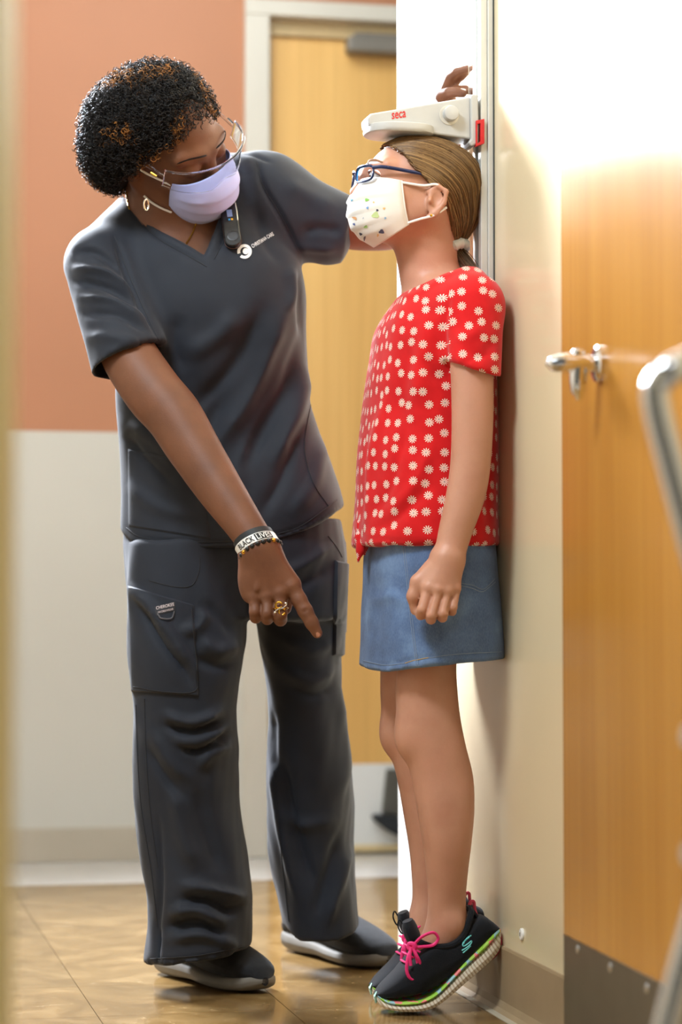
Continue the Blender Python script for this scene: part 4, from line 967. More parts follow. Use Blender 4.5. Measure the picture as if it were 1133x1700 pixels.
def sneaker(d_off, shift):
    """tiptoe sneaker; d_off: distance of its middle plane from the near side's, along the wall; shift moves the profile (px)"""
    N_ = -WD; p0 = wall(0, 0, 0) + WD * d_off
    X = lambda u, v: on_plane(u, v, p0, N_)
    su, sv = shift
    us = np.array([624, 634, 650, 670, 690, 710, 728, 746, 764, 782, 798, 812, 824, 829], float)
    bot = np.array([1662, 1671, 1674, 1674.5, 1674, 1669, 1659, 1645, 1630, 1615, 1602, 1590, 1577, 1566], float)
    sol = np.array([1652, 1660, 1663, 1662, 1659, 1651, 1637, 1619, 1601, 1585, 1571, 1557, 1547, 1546], float)
    cam_ = sol - np.array([2, 5, 6, 6, 6, 8, 9, 10, 11, 12, 12, 12, 9, 4])
    top = np.array([1648, 1634, 1618, 1598, 1580, 1566, 1562, 1562, 1553, 1528, 1518, 1526, 1536, 1542], float)
    hwid = np.array([.014, .028, .037, .0415, .043, .0415, .039, .0375, .036, .035, .033, .029, .021, .010])
    t = np.linspace(0, 1, 60); tt = np.linspace(0, 1, len(us)); g = lambda a: sm_interp(t, tt, a)
    U_, Bo, So, Ca, To, Hw = g(us) + su, g(bot) + sv, g(sol) + sv, g(cam_) + sv, g(top) + sv, g(hwid)
    zfix = lambda p: p
    def ringmesh(lo, hi, bulge, round_top=False, n=18):
        G = np.zeros((len(t), n, 3))
        for i in range(len(t)):
            a, b = X(U_[i], lo[i]), X(U_[i], hi[i])
            for k in range(n):
                q = 2 * math.pi * k / n; c_, s_ = math.cos(q), math.sin(q)
                e = 2.6 if not round_top else 2.2
                box = np.interp(U_[i] - su, [660, 700, 770, 800], [2.2, 6, 6, 2.6]) if round_top else 5
                x = math.copysign(abs(c_) ** (2 / (box if round_top else e)), c_); y = math.copysign(abs(s_) ** (2 / box), s_)
                if round_top: y = max(y, -.6); w_ = Hw[i] * bulge
                else: w_ = Hw[i] * bulge
                G[i, k] = (a + b) / 2 + (b - a) / 2 * y + N_ * x * w_
        return G
    root = MB(); Gs = ringmesh(Bo, So, 1.08); Gs = np.concatenate([Gs, Gs[:, :1]], 1); root.grid(Gs); root.add(Gs[0][:-1], [tuple(range(18))]); root.add(Gs[-1][:-1], [tuple(range(18))])
    sh_ = root.build('sneaker', M['ridged'], girl, sharp=50)
    cm = MB(); Gc = ringmesh(So + 1, Ca, 1.06); Gc = np.concatenate([Gc, Gc[:, :1]], 1); cm.grid(Gc); cm.build('midsole_band', M['camo'], sh_, sharp=50)
    up = MB(); Gu = ringmesh(So - 2, To, 1.0, True, 26); Gu = np.concatenate([Gu, Gu[:, :1]], 1); up.grid(Gu); up.add(Gu[0][:-1], [tuple(range(26))]); up.add(Gu[-1][:-1], [tuple(range(26))]); up.build('upper', M['knit_black'], sh_, sharp=None)
    # tongue, collar, heel tab
    tg = MB(); tp = [X(690 + su, 1562 + sv), X(682 + su, 1545 + sv), X(677 + su, 1528 + sv)]; tg.tube(spline(tp, 8), [.016, .021, .022, .022, .022, .021, .019, .015], 14, flat=.55, up=(-.8, 0, .6)); tg.build('tongue', M['knit_black'], sh_)
    col = []
    for s_ in (1, -1):
        cc = [(690, 1560), (706, 1566), (724, 1567), (744, 1563), (762, 1548), (776, 1516), (779, 1508)]; cc = cc if s_ == 1 else cc[::-1]
        ww = [.018, .030, .034, .033, .030, .022, .006]; ww = ww if s_ == 1 else ww[::-1]
        col += [X(a + su, b + sv) + N_ * w_ * s_ for (a, b), w_ in zip(cc, ww)]
    MB().tube(spline(col, 60, True), .0052, 8, closed=True).build('collar', M['knit_black'], sh_)
    hq = MB(); hc = MB()
    wallp = [X(a + su, b + sv) for a, b in ((806, 1545), (796, 1530), (786, 1514), (779, 1507), (790, 1536))]
    hq.tube(spline(wallp[:4], 10), [.020, .019, .016, .014, .013, .012, .011, .010, .008, .004], 12, flat=.35, up=(.8, 0, .6)); hq.build('heel_counter', M['knit_black'], sh_)
    MB().tube(spline([X(779 + su, 1512 + sv), X(781 + su, 1499 + sv), X(787 + su, 1497 + sv), X(789 + su, 1512 + sv), X(796 + su, 1530 + sv), X(804 + su, 1538 + sv)], 24), .0028, 8).build('heel_loop', M['pink_rubber'], sh_)
    hr = MB(); hr.tube(spline([X(829 + su, 1552 + sv), X(831 + su, 1566 + sv), X(824 + su, 1582 + sv), X(812 + su, 1594 + sv)], 12), [.004] + [.012] * 10 + [.006], 12, flat=.3, up=(1, 0, .3)); hr.build('heel_pad', M['pink_rubber'], sh_)
    # laces: rows across the throat, knot, loops and ends on the near side
    lc = MB()
    for k in range(6):
        a = k / 5; cu, cv = 671 + 14 * a - 3, 1624 - 66 * a; w_ = .017 - .002 * a
        c = X(cu + su, cv + sv); back_ = X(cu + 14 + su, cv + 7 + sv)
        pts = [back_ + N_ * (w_ + .006), c + N_ * w_ * .8 + (c - back_) * .15, c + (c - back_) * .32, c - N_ * w_ * .8 + (c - back_) * .15, back_ - N_ * (w_ + .006)]
        MB().tube(spline(pts, 14), .0031, 8, flat=.6).build('lace', M['pink'], sh_)
    kx = X(676 + su, 1567 + sv) + N_ * .028
    MB().tube([X(626 + su, 1646 + sv), X(623 + su, 1653 + sv), X(625 + su, 1663 + sv)], [.006, .013, .011], 12, flat=.2, up=(-1, 0, 0)).build('toe_guard', M['mint'], sh_)
    kt = lambda du, dv, dn: kx + (X(676 + su + du, 1567 + sv + dv) - X(676 + su, 1567 + sv)) + N_ * dn
    MB().tube(spline([kt(-3, -3, .0), kt(3, -4, .006), kt(4, 3, .006), kt(-3, 4, .002)], 14, True), .0042, 8, closed=True).build('lace_knot', M['pink'], sh_)
    MB().tube(spline([kt(2, -2, .004), kt(16, -17, .008), kt(34, -24, .010), kt(42, -14, .010), kt(34, -3, .008), kt(14, 0, .006), kt(2, 1, .004)], 34), .0030, 8, flat=.8).build('lace_loop', M['pink'], sh_)
    MB().tube(spline([kt(0, 2, .004), kt(-8, 18, .010), kt(-10, 40, .012), kt(-2, 53, .012), kt(7, 46, .010), kt(8, 24, .008), kt(2, 4, .005)], 34), .0029, 8, flat=.8).build('lace_loop', M['pink'], sh_)
    MB().tube(spline([kt(1, 2, .006), kt(6, 14, .013), kt(11, 24, .012), kt(14, 34, .009)], 16), .0026, 8).build('lace_end', M['pink'], sh_)
    MB().tube(spline([kt(-2, 2, .006), kt(-5, 16, .012), kt(-4, 30, .014)], 14), .0026, 8).build('lace_end', M['pink'], sh_)
    MB().tube(spline([X(672 + su, 1540 + sv), X(664 + su, 1527 + sv), X(661 + su, 1536 + sv), X(666 + su, 1548 + sv), X(672 + su, 1550 + sv)], 18), .0013, 6).build('tongue_loop', M['knit_black'], sh_)
    # side logo: slanted S-shaped strokes on the quarter, and the window of the midsole
    V_, F_ = up.arrays(), np.array([q for q in up.F if len(q) == 4]); tr = bvh(V_, F_)
    for pts in ([(783, 1553), (776, 1558), (769, 1566), (770, 1571), (777, 1567), (783, 1562), (782, 1567), (775, 1573), (767, 1578)], [(780, 1556), (773, 1562), (770, 1567)], [(782, 1570), (776, 1576), (769, 1582)]):
        L_ = drape_line(tr, [(a + su, b + sv) for a, b in pts], .0006, 30)
        if len(L_) > 3: MB().tube(L_, .0011, 5).build('logo_stroke', M['teal'], sh_)
    return sh_
sneaker(0.005, (0, 0))
sneaker(0.130, (-8, -14))
P = P_
# ================================================================ the nurse
nurse = empty('person', (-0.15, 4.05, 0)); tag(nurse, 'woman in dark grey scrubs and lilac mask, bending and pointing at the floor', 'person')
M['skin_w'] = skin_mat('brown_skin', srgb(112, 70, 46), srgb(88, 52, 34), srgb(128, 80, 54), 0.06, 0.56)
wh = Head(P(280, 224, 3.955), (.741, -.393, -.531), (.66, .46, .58), 1.0, .98, 1.0)
f = Field(axis(-.52, .27, .0075, [(-.40, -.18, .0036), (-.17, -.02, .0022), (.15, .25, .0024)]), axis(3.66, 4.30, .0075, [(3.70, 3.82, .0024), (3.84, 4.04, .0038)]),
          axis(.05, 1.62, .009, [(.58, .78, .0022), (1.22, 1.60, .0036), (1.46, 1.60, .0024)]))
wh.model(f, 1.0, -.024, .008, (.012, .090), lids=True)
f.cone(wh(-.035, 0, -.05), P(272, 405, 4.06), .056, .060, .03); f.cone(wh(.0, 0, -.085), P(288, 400, 4.03), .035, .050, .035)
f.cone(P(270, 418, 4.07), P(175, 448, 4.05), .038, .038, .04); f.cone(P(290, 400, 4.07), P(440, 330, 4.07), .055, .055, .05)
f.loft(**rows([(375, 240, 405, 4.07, .050), (410, 205, 460, 4.07, .080), (470, 180, 490, 4.07, .10), (560, 205, 498, 4.08, .105), (640, 212, 498, 4.09, .105), (760, 220, 530, 4.10, .115), (880, 228, 548, 4.10, .12), (980, 235, 548, 4.09, .12)]), k=.04)
for rw in ([(1010, 240, 385, 4.05, .080), (1100, 245, 375, 4.03, .075), (1250, 262, 370, 4.02, .065), (1420, 290, 380, 4.02, .052), (1560, 310, 375, 4.02, .04)], [(1010, 440, 545, 4.16, .080), (1100, 450, 545, 4.18, .075), (1250, 465, 555, 4.2, .065), (1420, 490, 565, 4.22, .052), (1540, 510, 565, 4.23, .04)]):
    f.loft(**rows(rw), k=.02)
# right arm, pointing hand
A = [P(165, 450, 3.99), P(205, 570, 3.93), P(250, 645, 3.885), P(288, 690, 3.862), P(320, 742, 3.840), P(365, 812, 3.805), P(405, 870, 3.775), P(428, 905, 3.760)]
f.limb(A, [.040, .0460, .0480, .0465, .0435, .0375, .0310, .0285], .012)
wv = P(432, 915, 3.757)
kn = [(424, 992, 3.752), (445, 990, 3.744), (466, 985, 3.740), (484, 974, 3.742)]
for (u, v, y), r in zip(kn, (.0150, .0155, .0160, .0160)): f.cone(wv, P(u, v - 4, y + .004), .0255, r, .016)
f.ell(P(412, 960, 3.765), np.eye(3), (.016, .018, .034), .018)
fin = [[kn[0], (424, 1016, 3.743), (425, 1025, 3.755), (431, 1012, 3.778)], [(kn[1][0], kn[1][1] + 3, kn[1][2]), (444, 1019, 3.733), (444, 1027, 3.746), (449, 1010, 3.772)], [(kn[2][0], kn[2][1] + 3, kn[2][2]), (466, 1020, 3.728), (466, 1029, 3.741), (466, 1012, 3.768)]]
for fg, r in zip(fin, (.0103, .0106, .0110)): f.chain([P(*p) for p in fg], [r, r * .97, r * .95, r * .9], .0016)
for (u, v, y), r in zip(kn, (.0112, .0116, .0120, .0125)): f.ell(P(u, v, y - .003), np.eye(3), (r, r, r), .005)
for a, b in zip(fin[:-1], fin[1:]):
    m0 = [(a[0][i] + b[0][i]) / 2 for i in range(3)]; m1 = [(a[1][i] + b[1][i]) / 2 for i in range(3)]
    f.cone(P(m0[0], m0[1] + 10, m0[2] - .010), P(m1[0], m1[1] + 4, m1[2] - .008), .0018, .0026, .004, 'sub')
IX = [P(486, 976, 3.742), P(497, 996, 3.737), P(507, 1014, 3.733), P(518, 1034, 3.731), P(527, 1051, 3.731)]
f.chain(IX, [.0132, .0122, .0120, .0107, .0086], .004)
f.chain([P(455, 930, 3.775), P(470, 960, 3.785), P(478, 985, 3.790), P(474, 1010, 3.79)], [.018, .0135, .0118, .010], .012)
for t_ in (1, 2, 3):                         # knuckle creases of the index finger
    c_ = IX[2] if t_ < 3 else IX[3]; ax_ = IX[3] - IX[2]; ax_ /= np.linalg.norm(ax_); sd_ = np.cross(ax_, [0, 1, 0]); o_ = ax_ * (.0028 * (t_ - 1.5) if t_ < 3 else 0) + np.array([0, -.0118 if t_ < 3 else -.0106, 0])
    f.cone(c_ + o_ - sd_ * .007, c_ + o_ + sd_ * .007, .0009, .0009, .0016, 'sub')
for pts in ([(432, 925), (446, 945), (447, 962), (440, 978)], [(446, 947), (462, 958), (468, 970)], [(425, 945), (430, 962), (426, 980)]):
    q = spline([P(u, v, 3.7335 + .00018 * max(0, 985 - v)) for u, v in pts], 8)
    f.chain(list(q), [.0017] * 8, .006)
# left arm behind the girl, hand on the measuring slide
f.limb([P(450, 325, 4.07), P(520, 355, 4.09), P(605, 376, 4.10), P(680, 365, 4.10), P(715, 305, 4.06), P(742, 235, 4.005)], [.052, .046, .0425, .041, .036, .027], .012)
f.chain([P(742, 235, 4.005), P(740, 195, 3.99), P(742, 168, 3.975)], [.027, .026, .017], .012)
for pts, rr in (([(738, 152, 3.962), (746, 131, 3.955), (758, 120, 3.945), (783, 112, 3.935)], (.0095, .0085, .0076, .0064)), ([(753, 146, 3.965), (760, 133, 3.958), (768, 128, 3.95), (776, 121, 3.945)], (.0080, .0064, .0058, .0052)),
                ([(733, 160, 3.95), (745, 154, 3.935), (758, 153, 3.93), (769, 155, 3.928)], (.0115, .0090, .0085, .0074)), ([(757, 150, 3.955), (772, 149, 3.94), (786, 151, 3.932)], (.0085, .0080, .0074)), ([(752, 205, 3.975), (765, 225, 3.955), (770, 240, 3.945)], (.014, .0115, .0095))):
    f.chain([P(*p) for p in pts], rr, .002)
V, F = f.mesh(2)
wb = link('body', mesh_np('body', V, F), M['skin_w'], nurse); wtree = bvh(V, F)
for q in (1, -1): eye_part(wh, q, nurse, plain('dark_brown_iris', srgb(46, 30, 22), .15))
# fingernails
M['nail'] = plain('pinkish_nail', srgb(176, 120, 96), .25, .05, 200); M['nail_w'] = plain('pale_nail', srgb(228, 214, 204), .25, .05, 200)
ax_ = IX[4] - IX[3]; ax_ /= np.linalg.norm(ax_); sd_ = np.cross(ax_, [0, -1, 0]); sd_ /= np.linalg.norm(sd_); nn_ = np.cross(sd_, ax_); nn_ = nn_ if nn_[1] < 0 else -nn_
def nail(c, a, s_, n_, l, w, r, mat):
    G = np.zeros((9, 9, 3))
    for i in range(9):
        for j in range(9):
            x, y = (i - 4) / 4, (j - 4) / 4; k = 1 if y < 0 else math.sqrt(max(0, 1 - .75 * y ** 2)); G[i, j] = c + a * y * l + s_ * x * w * k + n_ * (r * (1 - .45 * x ** 2) - .0004 * abs(y))
    o = MB().grid(G).build('fingernail', mat, nurse, fix=False); o.modifiers.new('thickness', 'SOLIDIFY').thickness = .0008; return o
nail(IX[4] - ax_ * .0005, ax_, sd_, nn_, .0070, .0062, .0086, M['nail'])
for (u0, v0, y0), (u1, v1, y1) in (((762, 152, 3.93), (772, 154, 3.93)), ((774, 147, 3.94), (786, 150, 3.932)), ((772, 117, 3.94), (785, 112.5, 3.935))):
    a = P(u1, v1, y1) - P(u0, v0, y0); a /= np.linalg.norm(a); n_ = np.array([-.25, -.75, .6]); s_ = np.cross(a, n_); s_ /= np.linalg.norm(s_); n_ = np.cross(s_, a); n_ = n_ if n_[1] < 0 else -n_
    nail(P(u1, v1, y1) - a * .0035, a, s_, n_, .0045, .0045, .0074, M['nail_w'])
M['gold'] = plain('gold', srgb(216, 164, 66), .22, .05, 60, metal=1.0); M['silver'] = plain('silver', srgb(214, 212, 206), .2, .03, 60, metal=1.0)

# ---- scrub top
M['scrub'] = fabric('charcoal_scrub_twill', srgb(23, 28, 39), srgb(31, 36, 47), .74, 1600, .18, .10, 9)
M['scrub'].node_tree.nodes['Principled BSDF'].inputs['Specular IOR Level'].default_value = .35
f = Field(axis(-.52, .06, .0042), axis(3.84, 4.28, .0050), axis(.70, 1.47, .0042))
top = [(330, 232, 410, 4.075, .055), (352, 205, 440, 4.072, .075), (380, 185, 462, 4.07, .092), (420, 158, 490, 4.065, .108), (480, 165, 508, 4.06, .120), (540, 182, 513, 4.06, .126), (600, 193, 512, 4.07, .124), (660, 196, 515, 4.08, .122), (710, 198, 530, 4.085, .124), (770, 200, 550, 4.09, .130), (840, 203, 570, 4.09, .136), (915, 203, 578, 4.09, .140)]
f.loft(**rows(top), n=2.35, k=.02, cap=.01)
f.cone(P(225, 378, 4.07), P(168, 428, 4.03), .054, .056, .04); f.cone(P(385, 320, 4.08), P(452, 330, 4.07), .058, .066, .05)
f.cone(P(392, 330, 4.07), P(430, 320, 4.06), .062, .060, .04)
ax1 = P(212, 600, 3.915) - P(158, 440, 4.0); ax1 /= np.linalg.norm(ax1)
pl = np.array([.43, -.20, -.88]); pl /= np.linalg.norm(pl)
f.cone(P(167, 440, 4.00), P(226, 640, 3.905), .0605, .0690, .022, clip=(P(211, 600, 3.925), pl), hollow=.0105)
pl2 = np.array([.97, .1, -.22]); pl2 /= np.linalg.norm(pl2)
f.cone(P(452, 330, 4.07), P(610, 395, 4.10), .064, .0500, .03, clip=(P(574, 380, 4.09), pl2))
f.cone(P(470, 360, 4.07), P(545, 400, 4.085), .055, .040, .03)
# V neck, bottom hem
poly = np.array([(196, 318), (225, 352), (262, 380), (300, 404), (340, 428), (352, 405), (364, 375), (372, 345), (378, 322), (300, 250)], float)
def inside_poly(u, v, poly):
    r = np.zeros(u.shape, bool); n = len(poly); sd = np.full(u.shape, 1e9)
    for i in range(n):
        a, b = poly[i], poly[(i + 1) % n]; c = ((a[1] > v) != (b[1] > v)) & (u < (b[0] - a[0]) * (v - a[1]) / (b[1] - a[1] + 1e-9) + a[0]); r ^= c
        ab = b - a; t = np.clip(((u - a[0]) * ab[0] + (v - a[1]) * ab[1]) / (ab @ ab), 0, 1); sd = np.minimum(sd, np.hypot(u - a[0] - t * ab[0], v - a[1] - t * ab[1]))
    return np.where(r, -sd, sd)
def vneck(X, Y, Zz):
    pts = np.stack(np.broadcast_arrays(X, Y, Zz), -1); u, v = proj(pts); d = inside_poly(u, v, poly) / 960.0
    d = np.maximum(d, Y - 4.105); return -d
f.cut(vneck, .004)
hx = [P(u, 0, 3.97)[0] for u in (200, 215, 260, 330, 430, 500, 545, 580)]; hz_ = [P(0, v, 3.97)[2] for v in (878, 893, 905, 911, 905, 884, 852, 826)]
f.cut(lambda X, Y, Zz: sm_interp(X.ravel(), hx, hz_)[:, None, None] - Zz + 0 * Y)
V, F = f.mesh(2)
tf_ = [([(190, 392), (214, 455), (240, 515), (266, 570)], 5, -.006), ([(427, 268), (438, 310), (468, 360), (500, 424)], 4, -.005), ([(400, 259), (425, 262), (452, 272)], 3, -.002),
       ([(118, 445), (175, 452), (225, 486)], 7, .007), ([(118, 466), (180, 478), (238, 512)], 6, -.006), ([(130, 492), (190, 500), (244, 536)], 7, .006), ([(135, 520), (195, 524), (250, 556)], 7, -.005), ([(120, 420), (160, 420), (205, 450)], 7, -.005), ([(140, 560), (190, 560), (240, 575)], 9, .004),
       ([(478, 500), (446, 590), (404, 680), (350, 750)], 17, .010), ([(440, 500), (400, 590), (350, 650), (310, 690)], 14, -.007), ([(506, 550), (478, 640), (430, 730), (390, 800)], 12, -.008), ([(512, 600), (490, 690), (450, 780)], 13, .008), ([(400, 520), (360, 560), (310, 590)], 16, .006), ([(300, 520), (290, 570), (310, 620)], 14, -.004),
       ([(380, 640), (350, 700), (330, 760), (320, 830)], 14, -.006), ([(420, 720), (390, 800), (360, 860)], 14, .006), ([(500, 700), (470, 790), (430, 860)], 12, -.006), ([(540, 720), (520, 800), (480, 860)], 12, .005), ([(215, 700), (260, 730), (300, 780)], 12, .006), ([(205, 720), (240, 760), (290, 810)], 9, -.005), ([(212, 800), (260, 840), (330, 860)], 12, .004),
       ([(200, 318), (248, 366), (300, 398), (338, 420)], 5, .0010), ([(212, 346), (262, 394), (312, 424), (345, 444)], 3.5, -.0026), ([(344, 425), (366, 375), (376, 330)], 4, .0022), ([(356, 430), (378, 385), (390, 345)], 3.5, -.002),
       ([(166, 616), (212, 595), (262, 566)], 3, -.002), ([(206, 874), (240, 894), (330, 901), (430, 895), (500, 874), (560, 832)], 3, -.002), ([(480, 440), (488, 480), (478, 520)], 10, .006), ([(500, 440), (502, 500), (506, 560)], 7, -.005), ([(470, 300), (520, 330), (560, 350)], 14, .004), ([(500, 390), (530, 380), (570, 385)], 10, -.005), ([(490, 410), (525, 412), (560, 415)], 8, .004), ([(420, 340), (440, 400), (470, 440)], 10, -.004)]
V = folds(V, F, tf_, 1.5); V = lumps(V, F, .0026, 24, 11, (1, .6, 1)); V = lumps(V, F, .0008, 70, 12, (1, 1, .5))
topo = link('scrub_top', mesh_np('scrub_top', V, F), M['scrub'], nurse); ttree = bvh(V, F)
M['stitch'] = plain('dark_stitch', srgb(38, 39, 44), .8)
def seam(tree, pts, parent, name='seam', r=.0007, off=.0006, mat=None, n=40):
    L_ = drape_line(tree, pts, off, n)
    if len(L_) > 3: MB().tube(L_, r, 5).build(name, mat or M['stitch'], parent)
for pts in ([(190, 392), (214, 455), (240, 515), (264, 566)], [(427, 270), (438, 310), (468, 360), (498, 420)], [(214, 348), (262, 395), (312, 425), (344, 443)], [(356, 430), (378, 386), (390, 347)], [(168, 613), (212, 593), (260, 564)], [(210, 876), (240, 893), (330, 900), (400, 898)], [(462, 886), (500, 873), (560, 830)], [(518, 660), (506, 740), (520, 800), (545, 840)], [(216, 746), (250, 752), (284, 762)], [(216, 756), (250, 762), (290, 772)]):
    seam(ttree, pts, topo)
# patch pockets of the top
G, Fp = drape_patch(ttree, [(213, 745), (330, 770), (350, 896), (214, 874)], 40, 44, .0006, .0022); MB().add(G, Fp).build('pocket', M['scrub'], topo)
# chest emblem and lettering
M['print_w'] = plain('white_print', srgb(226, 226, 228), .7)
def px_ring(cu, cv, r0, r1, a0, a1, n=28):
    pts = [(cu + r * math.cos(a), cv - r * math.sin(a)) for a in np.linspace(a0, a1, n) for r in (r0, r1)]; return pts, [(2 * i, 2 * i + 1, 2 * i + 3, 2 * i + 2) for i in range(n - 1)]
em = MB(); pts, Fq = px_ring(406, 418, 7.2, 12, math.radians(-130), math.radians(200)); em.add(*drape_mesh(ttree, pts, Fq, .0012))
pts = [(408, 417.5)] + [(408 + 5.2 * math.cos(a), 417.5 + 5.2 * math.sin(a)) for a in np.linspace(0, 6.283, 16, endpoint=False)]; em.add(*drape_mesh(ttree, pts, [(0, k + 1, (k + 1) % 16 + 1) for k in range(16)], .0012))
em.build('emblem', M['print_w'], topo, smooth=False, fix=False)
tv, tf2, ar = text_mesh('CHRISTIANA CARE', True); ty = tv[:, 1] / tv[:, 1].max()
o2 = np.array([419.5, 412.5]); ex = np.array([455, 391]) - o2; ey = np.array([-3.0, -5.6]); pts = o2 + tv[:, :1] * ex + ty[:, None] * ey
MB().add(*drape_mesh(ttree, pts.tolist(), tf2, .0012)).build('lettering', M['print_w'], topo, smooth=False, fix=False)

# ---- scrub trousers
f = Field(axis(-.42, .06, .0045), axis(3.86, 4.42, .0055), axis(.03, .80, .0045))
f.loft(**rows([(860, 212, 566, 4.10, .130), (920, 209, 575, 4.10, .136), (980, 209, 575, 4.10, .134), (1030, 211, 570, 4.10, .122)]), n=2.5, k=.03)
legA = [(900, 212, 400, 4.07, .112), (980, 209, 412, 4.05, .112), (1040, 211, 410, 4.04, .106), (1100, 213, 404, 4.03, .100), (1180, 219, 395, 4.03, .096), (1260, 222, 395, 4.03, .094), (1340, 224, 400, 4.03, .094), (1420, 234, 411, 4.03, .094), (1490, 245, 419, 4.02, .096), (1550, 246, 417, 4.02, .096), (1606, 242, 411, 4.01, .094)]
legB = [(900, 400, 572, 4.13, .112), (980, 415, 575, 4.16, .110), (1040, 424, 572, 4.17, .104), (1100, 435, 568, 4.18, .098), (1180, 443, 569, 4.19, .092), (1260, 446, 577, 4.20, .090), (1340, 447, 584, 4.21, .090), (1420, 448, 586, 4.22, .090), (1490, 459, 592, 4.22, .092), (1560, 472, 600, 4.22, .092)]
f.loft(**rows(legA), n=2.3, k=.006, cap=.003); f.loft(**rows(legB), n=2.3, k=.006, cap=.003)
f.cut(lambda X, Y, Zz: np.where(X < P(432, 0, 4.02)[0], np.interp(X, [P(u, 0, 3.94)[0] for u in (242, 262, 330, 380, 415)], [P(0, v, 3.94)[2] for v in (1606, 1601, 1594, 1586, 1578)]), -1.) - Zz + 0 * Y)
f.cut(lambda X, Y, Zz: np.where(X > P(440, 0, 4.02)[0], np.interp(X, [P(u, 0, 4.14)[0] for u in (470, 500, 560, 600)], [P(0, v, 4.14)[2] for v in (1545, 1562, 1563, 1548)]), -1.) - Zz + 0 * Y)
V, F = f.mesh(2)
pf = [([(215, 970), (260, 1020), (300, 1080), (330, 1120)], 9, .007), ([(230, 1000), (270, 1065), (305, 1110), (320, 1140)], 8, -.006), ([(300, 1050), (330, 1040), (345, 1010)], 10, .006), ([(335, 1060), (360, 1080), (395, 1070)], 10, .006), ([(320, 1090), (360, 1105), (400, 1095)], 9, -.005), ([(330, 1000), (360, 1020), (390, 1060)], 10, -.004),
      ([(270, 1185), (320, 1200), (372, 1178)], 8, .008), ([(270, 1205), (320, 1212), (375, 1198)], 7, -.009), ([(290, 1228), (330, 1230), (378, 1205)], 7, .008), ([(300, 1244), (340, 1242), (385, 1215)], 7, -.008), ([(250, 1210), (280, 1260), (320, 1300)], 9, .005), ([(245, 1240), (275, 1290), (310, 1330)], 8, -.005), ([(330, 1280), (350, 1250), (385, 1240)], 9, .005),
      ([(290, 1300), (300, 1370), (330, 1450)], 14, .006), ([(330, 1310), (345, 1380), (370, 1450)], 12, -.005), ([(300, 1470), (350, 1478), (410, 1492)], 9, .009), ([(300, 1493), (345, 1495), (378, 1512), (405, 1505)], 7, -.010), ([(280, 1515), (330, 1512), (375, 1535)], 9, .009), ([(275, 1540), (330, 1532), (372, 1556)], 7, -.010), ([(280, 1560), (340, 1552), (395, 1572)], 9, .007),
      ([(262, 1350), (268, 1450), (262, 1540), (262, 1600)], 5, -.004), ([(264, 1545), (264, 1604)], 3, -.007), ([(560, 1140), (574, 1230), (564, 1330)], 10, .006), ([(470, 1110), (520, 1130), (560, 1105)], 10, .005), ([(475, 1140), (520, 1155), (560, 1140)], 9, -.005), ([(455, 1240), (470, 1370), (495, 1500)], 8, .008), ([(470, 1260), (490, 1370), (520, 1470)], 9, -.006), ([(585, 1400), (560, 1480), (545, 1540)], 9, .007), ([(565, 1380), (545, 1450), (525, 1520)], 9, -.006), ([(450, 1180), (455, 1230), (462, 1290)], 6, -.005), ([(470, 1340), (500, 1370), (560, 1360)], 12, .005), ([(440, 960), (500, 940), (560, 900)], 10, .005), ([(440, 985), (500, 970), (560, 935)], 10, -.004), ([(470, 1060), (520, 1080), (560, 1060)], 10, .005),
      ([(420, 920), (420, 980), (416, 1035)], 5, -.006), ([(250, 1596), (330, 1590), (410, 1574)], 3, -.0015)]
V = folds(V, F, pf, 1.5); V = lumps(V, F, .0028, 26, 17, (1, 1, .6)); V = lumps(V, F, .0009, 75, 18, (1, 1, .5))
pan = link('scrub_trousers', mesh_np('scrub_trousers', V, F), M['scrub'], nurse); ptree = bvh(V, F)
for pts in ([(248, 964), (290, 974), (318, 972), (330, 950), (332, 925)], [(226, 1170), (229, 1260), (236, 1350), (252, 1450), (262, 1540)], [(240, 1160), (243, 1260), (250, 1350), (262, 1440)], [(565, 945), (560, 1010), (556, 1080)], [(455, 1280), (466, 1400), (480, 1530)], [(250, 1592), (330, 1586), (405, 1571)], [(545, 890), (560, 910), (568, 925)]):
    seam(ptree, pts, pan)
G, Fp = drape_patch(ptree, [(213, 972), (322, 1004), (330, 1156), (219, 1148)], 44, 60, .0012, .0030); pk = MB().add(G, Fp).build('cargo_pocket', M['scrub'], pan)
seam(bvh(G, np.array([q for q in Fp if len(q) == 4])), [(222, 1140), (270, 1148), (322, 1148), (327, 1120), (322, 1060), (318, 1010)], pk)
G2, Fp2 = drape_patch(ptree, [(556, 930), (576, 934), (570, 1090), (552, 1088)], 14, 50, .0010, .0050); MB().add(G2, Fp2).build('cargo_pocket', M['scrub'], pan)
ktr = bvh(G, np.array(Fp))
G, Fp = drape_patch(ktr, [(257, 1007), (291, 999), (292, 1014), (259, 1022)], 8, 5, .0006, .0010); lab = MB().add(G, Fp).build('brand_tag', plain('black_label', srgb(34, 35, 40), .7), pk)
ltr = bvh(G, np.array(Fp)); M['print_p'] = plain('pinkish_thread', srgb(206, 190, 190), .7)
for wd, a, b, hgt in (('CHEROKEE', (259.5, 1012.5), (289.5, 1005.5), 5.2), ('WORKWEAR', (263, 1018.5), (288.5, 1012.5), 3.4)):
    tv, tf2, ar = text_mesh(wd, True); ty = tv[:, 1] / tv[:, 1].max(); a = np.array(a); ex = np.array(b) - a; pts = a + tv[:, :1] * ex + ty[:, None] * np.array([-.6, -hgt])
    MB().add(*drape_mesh(ltr, pts.tolist(), tf2, .0006)).build('lettering', M['print_p'], lab, smooth=False, fix=False)
L_ = drape_line(ktr, [(262, 1018), (266, 1026), (276, 1029), (286, 1026), (290, 1015)], .003, 24); MB().tube(L_, .0011, 6).build('ring_loop', plain('grey_cord', srgb(92, 92, 98), .5), pk)

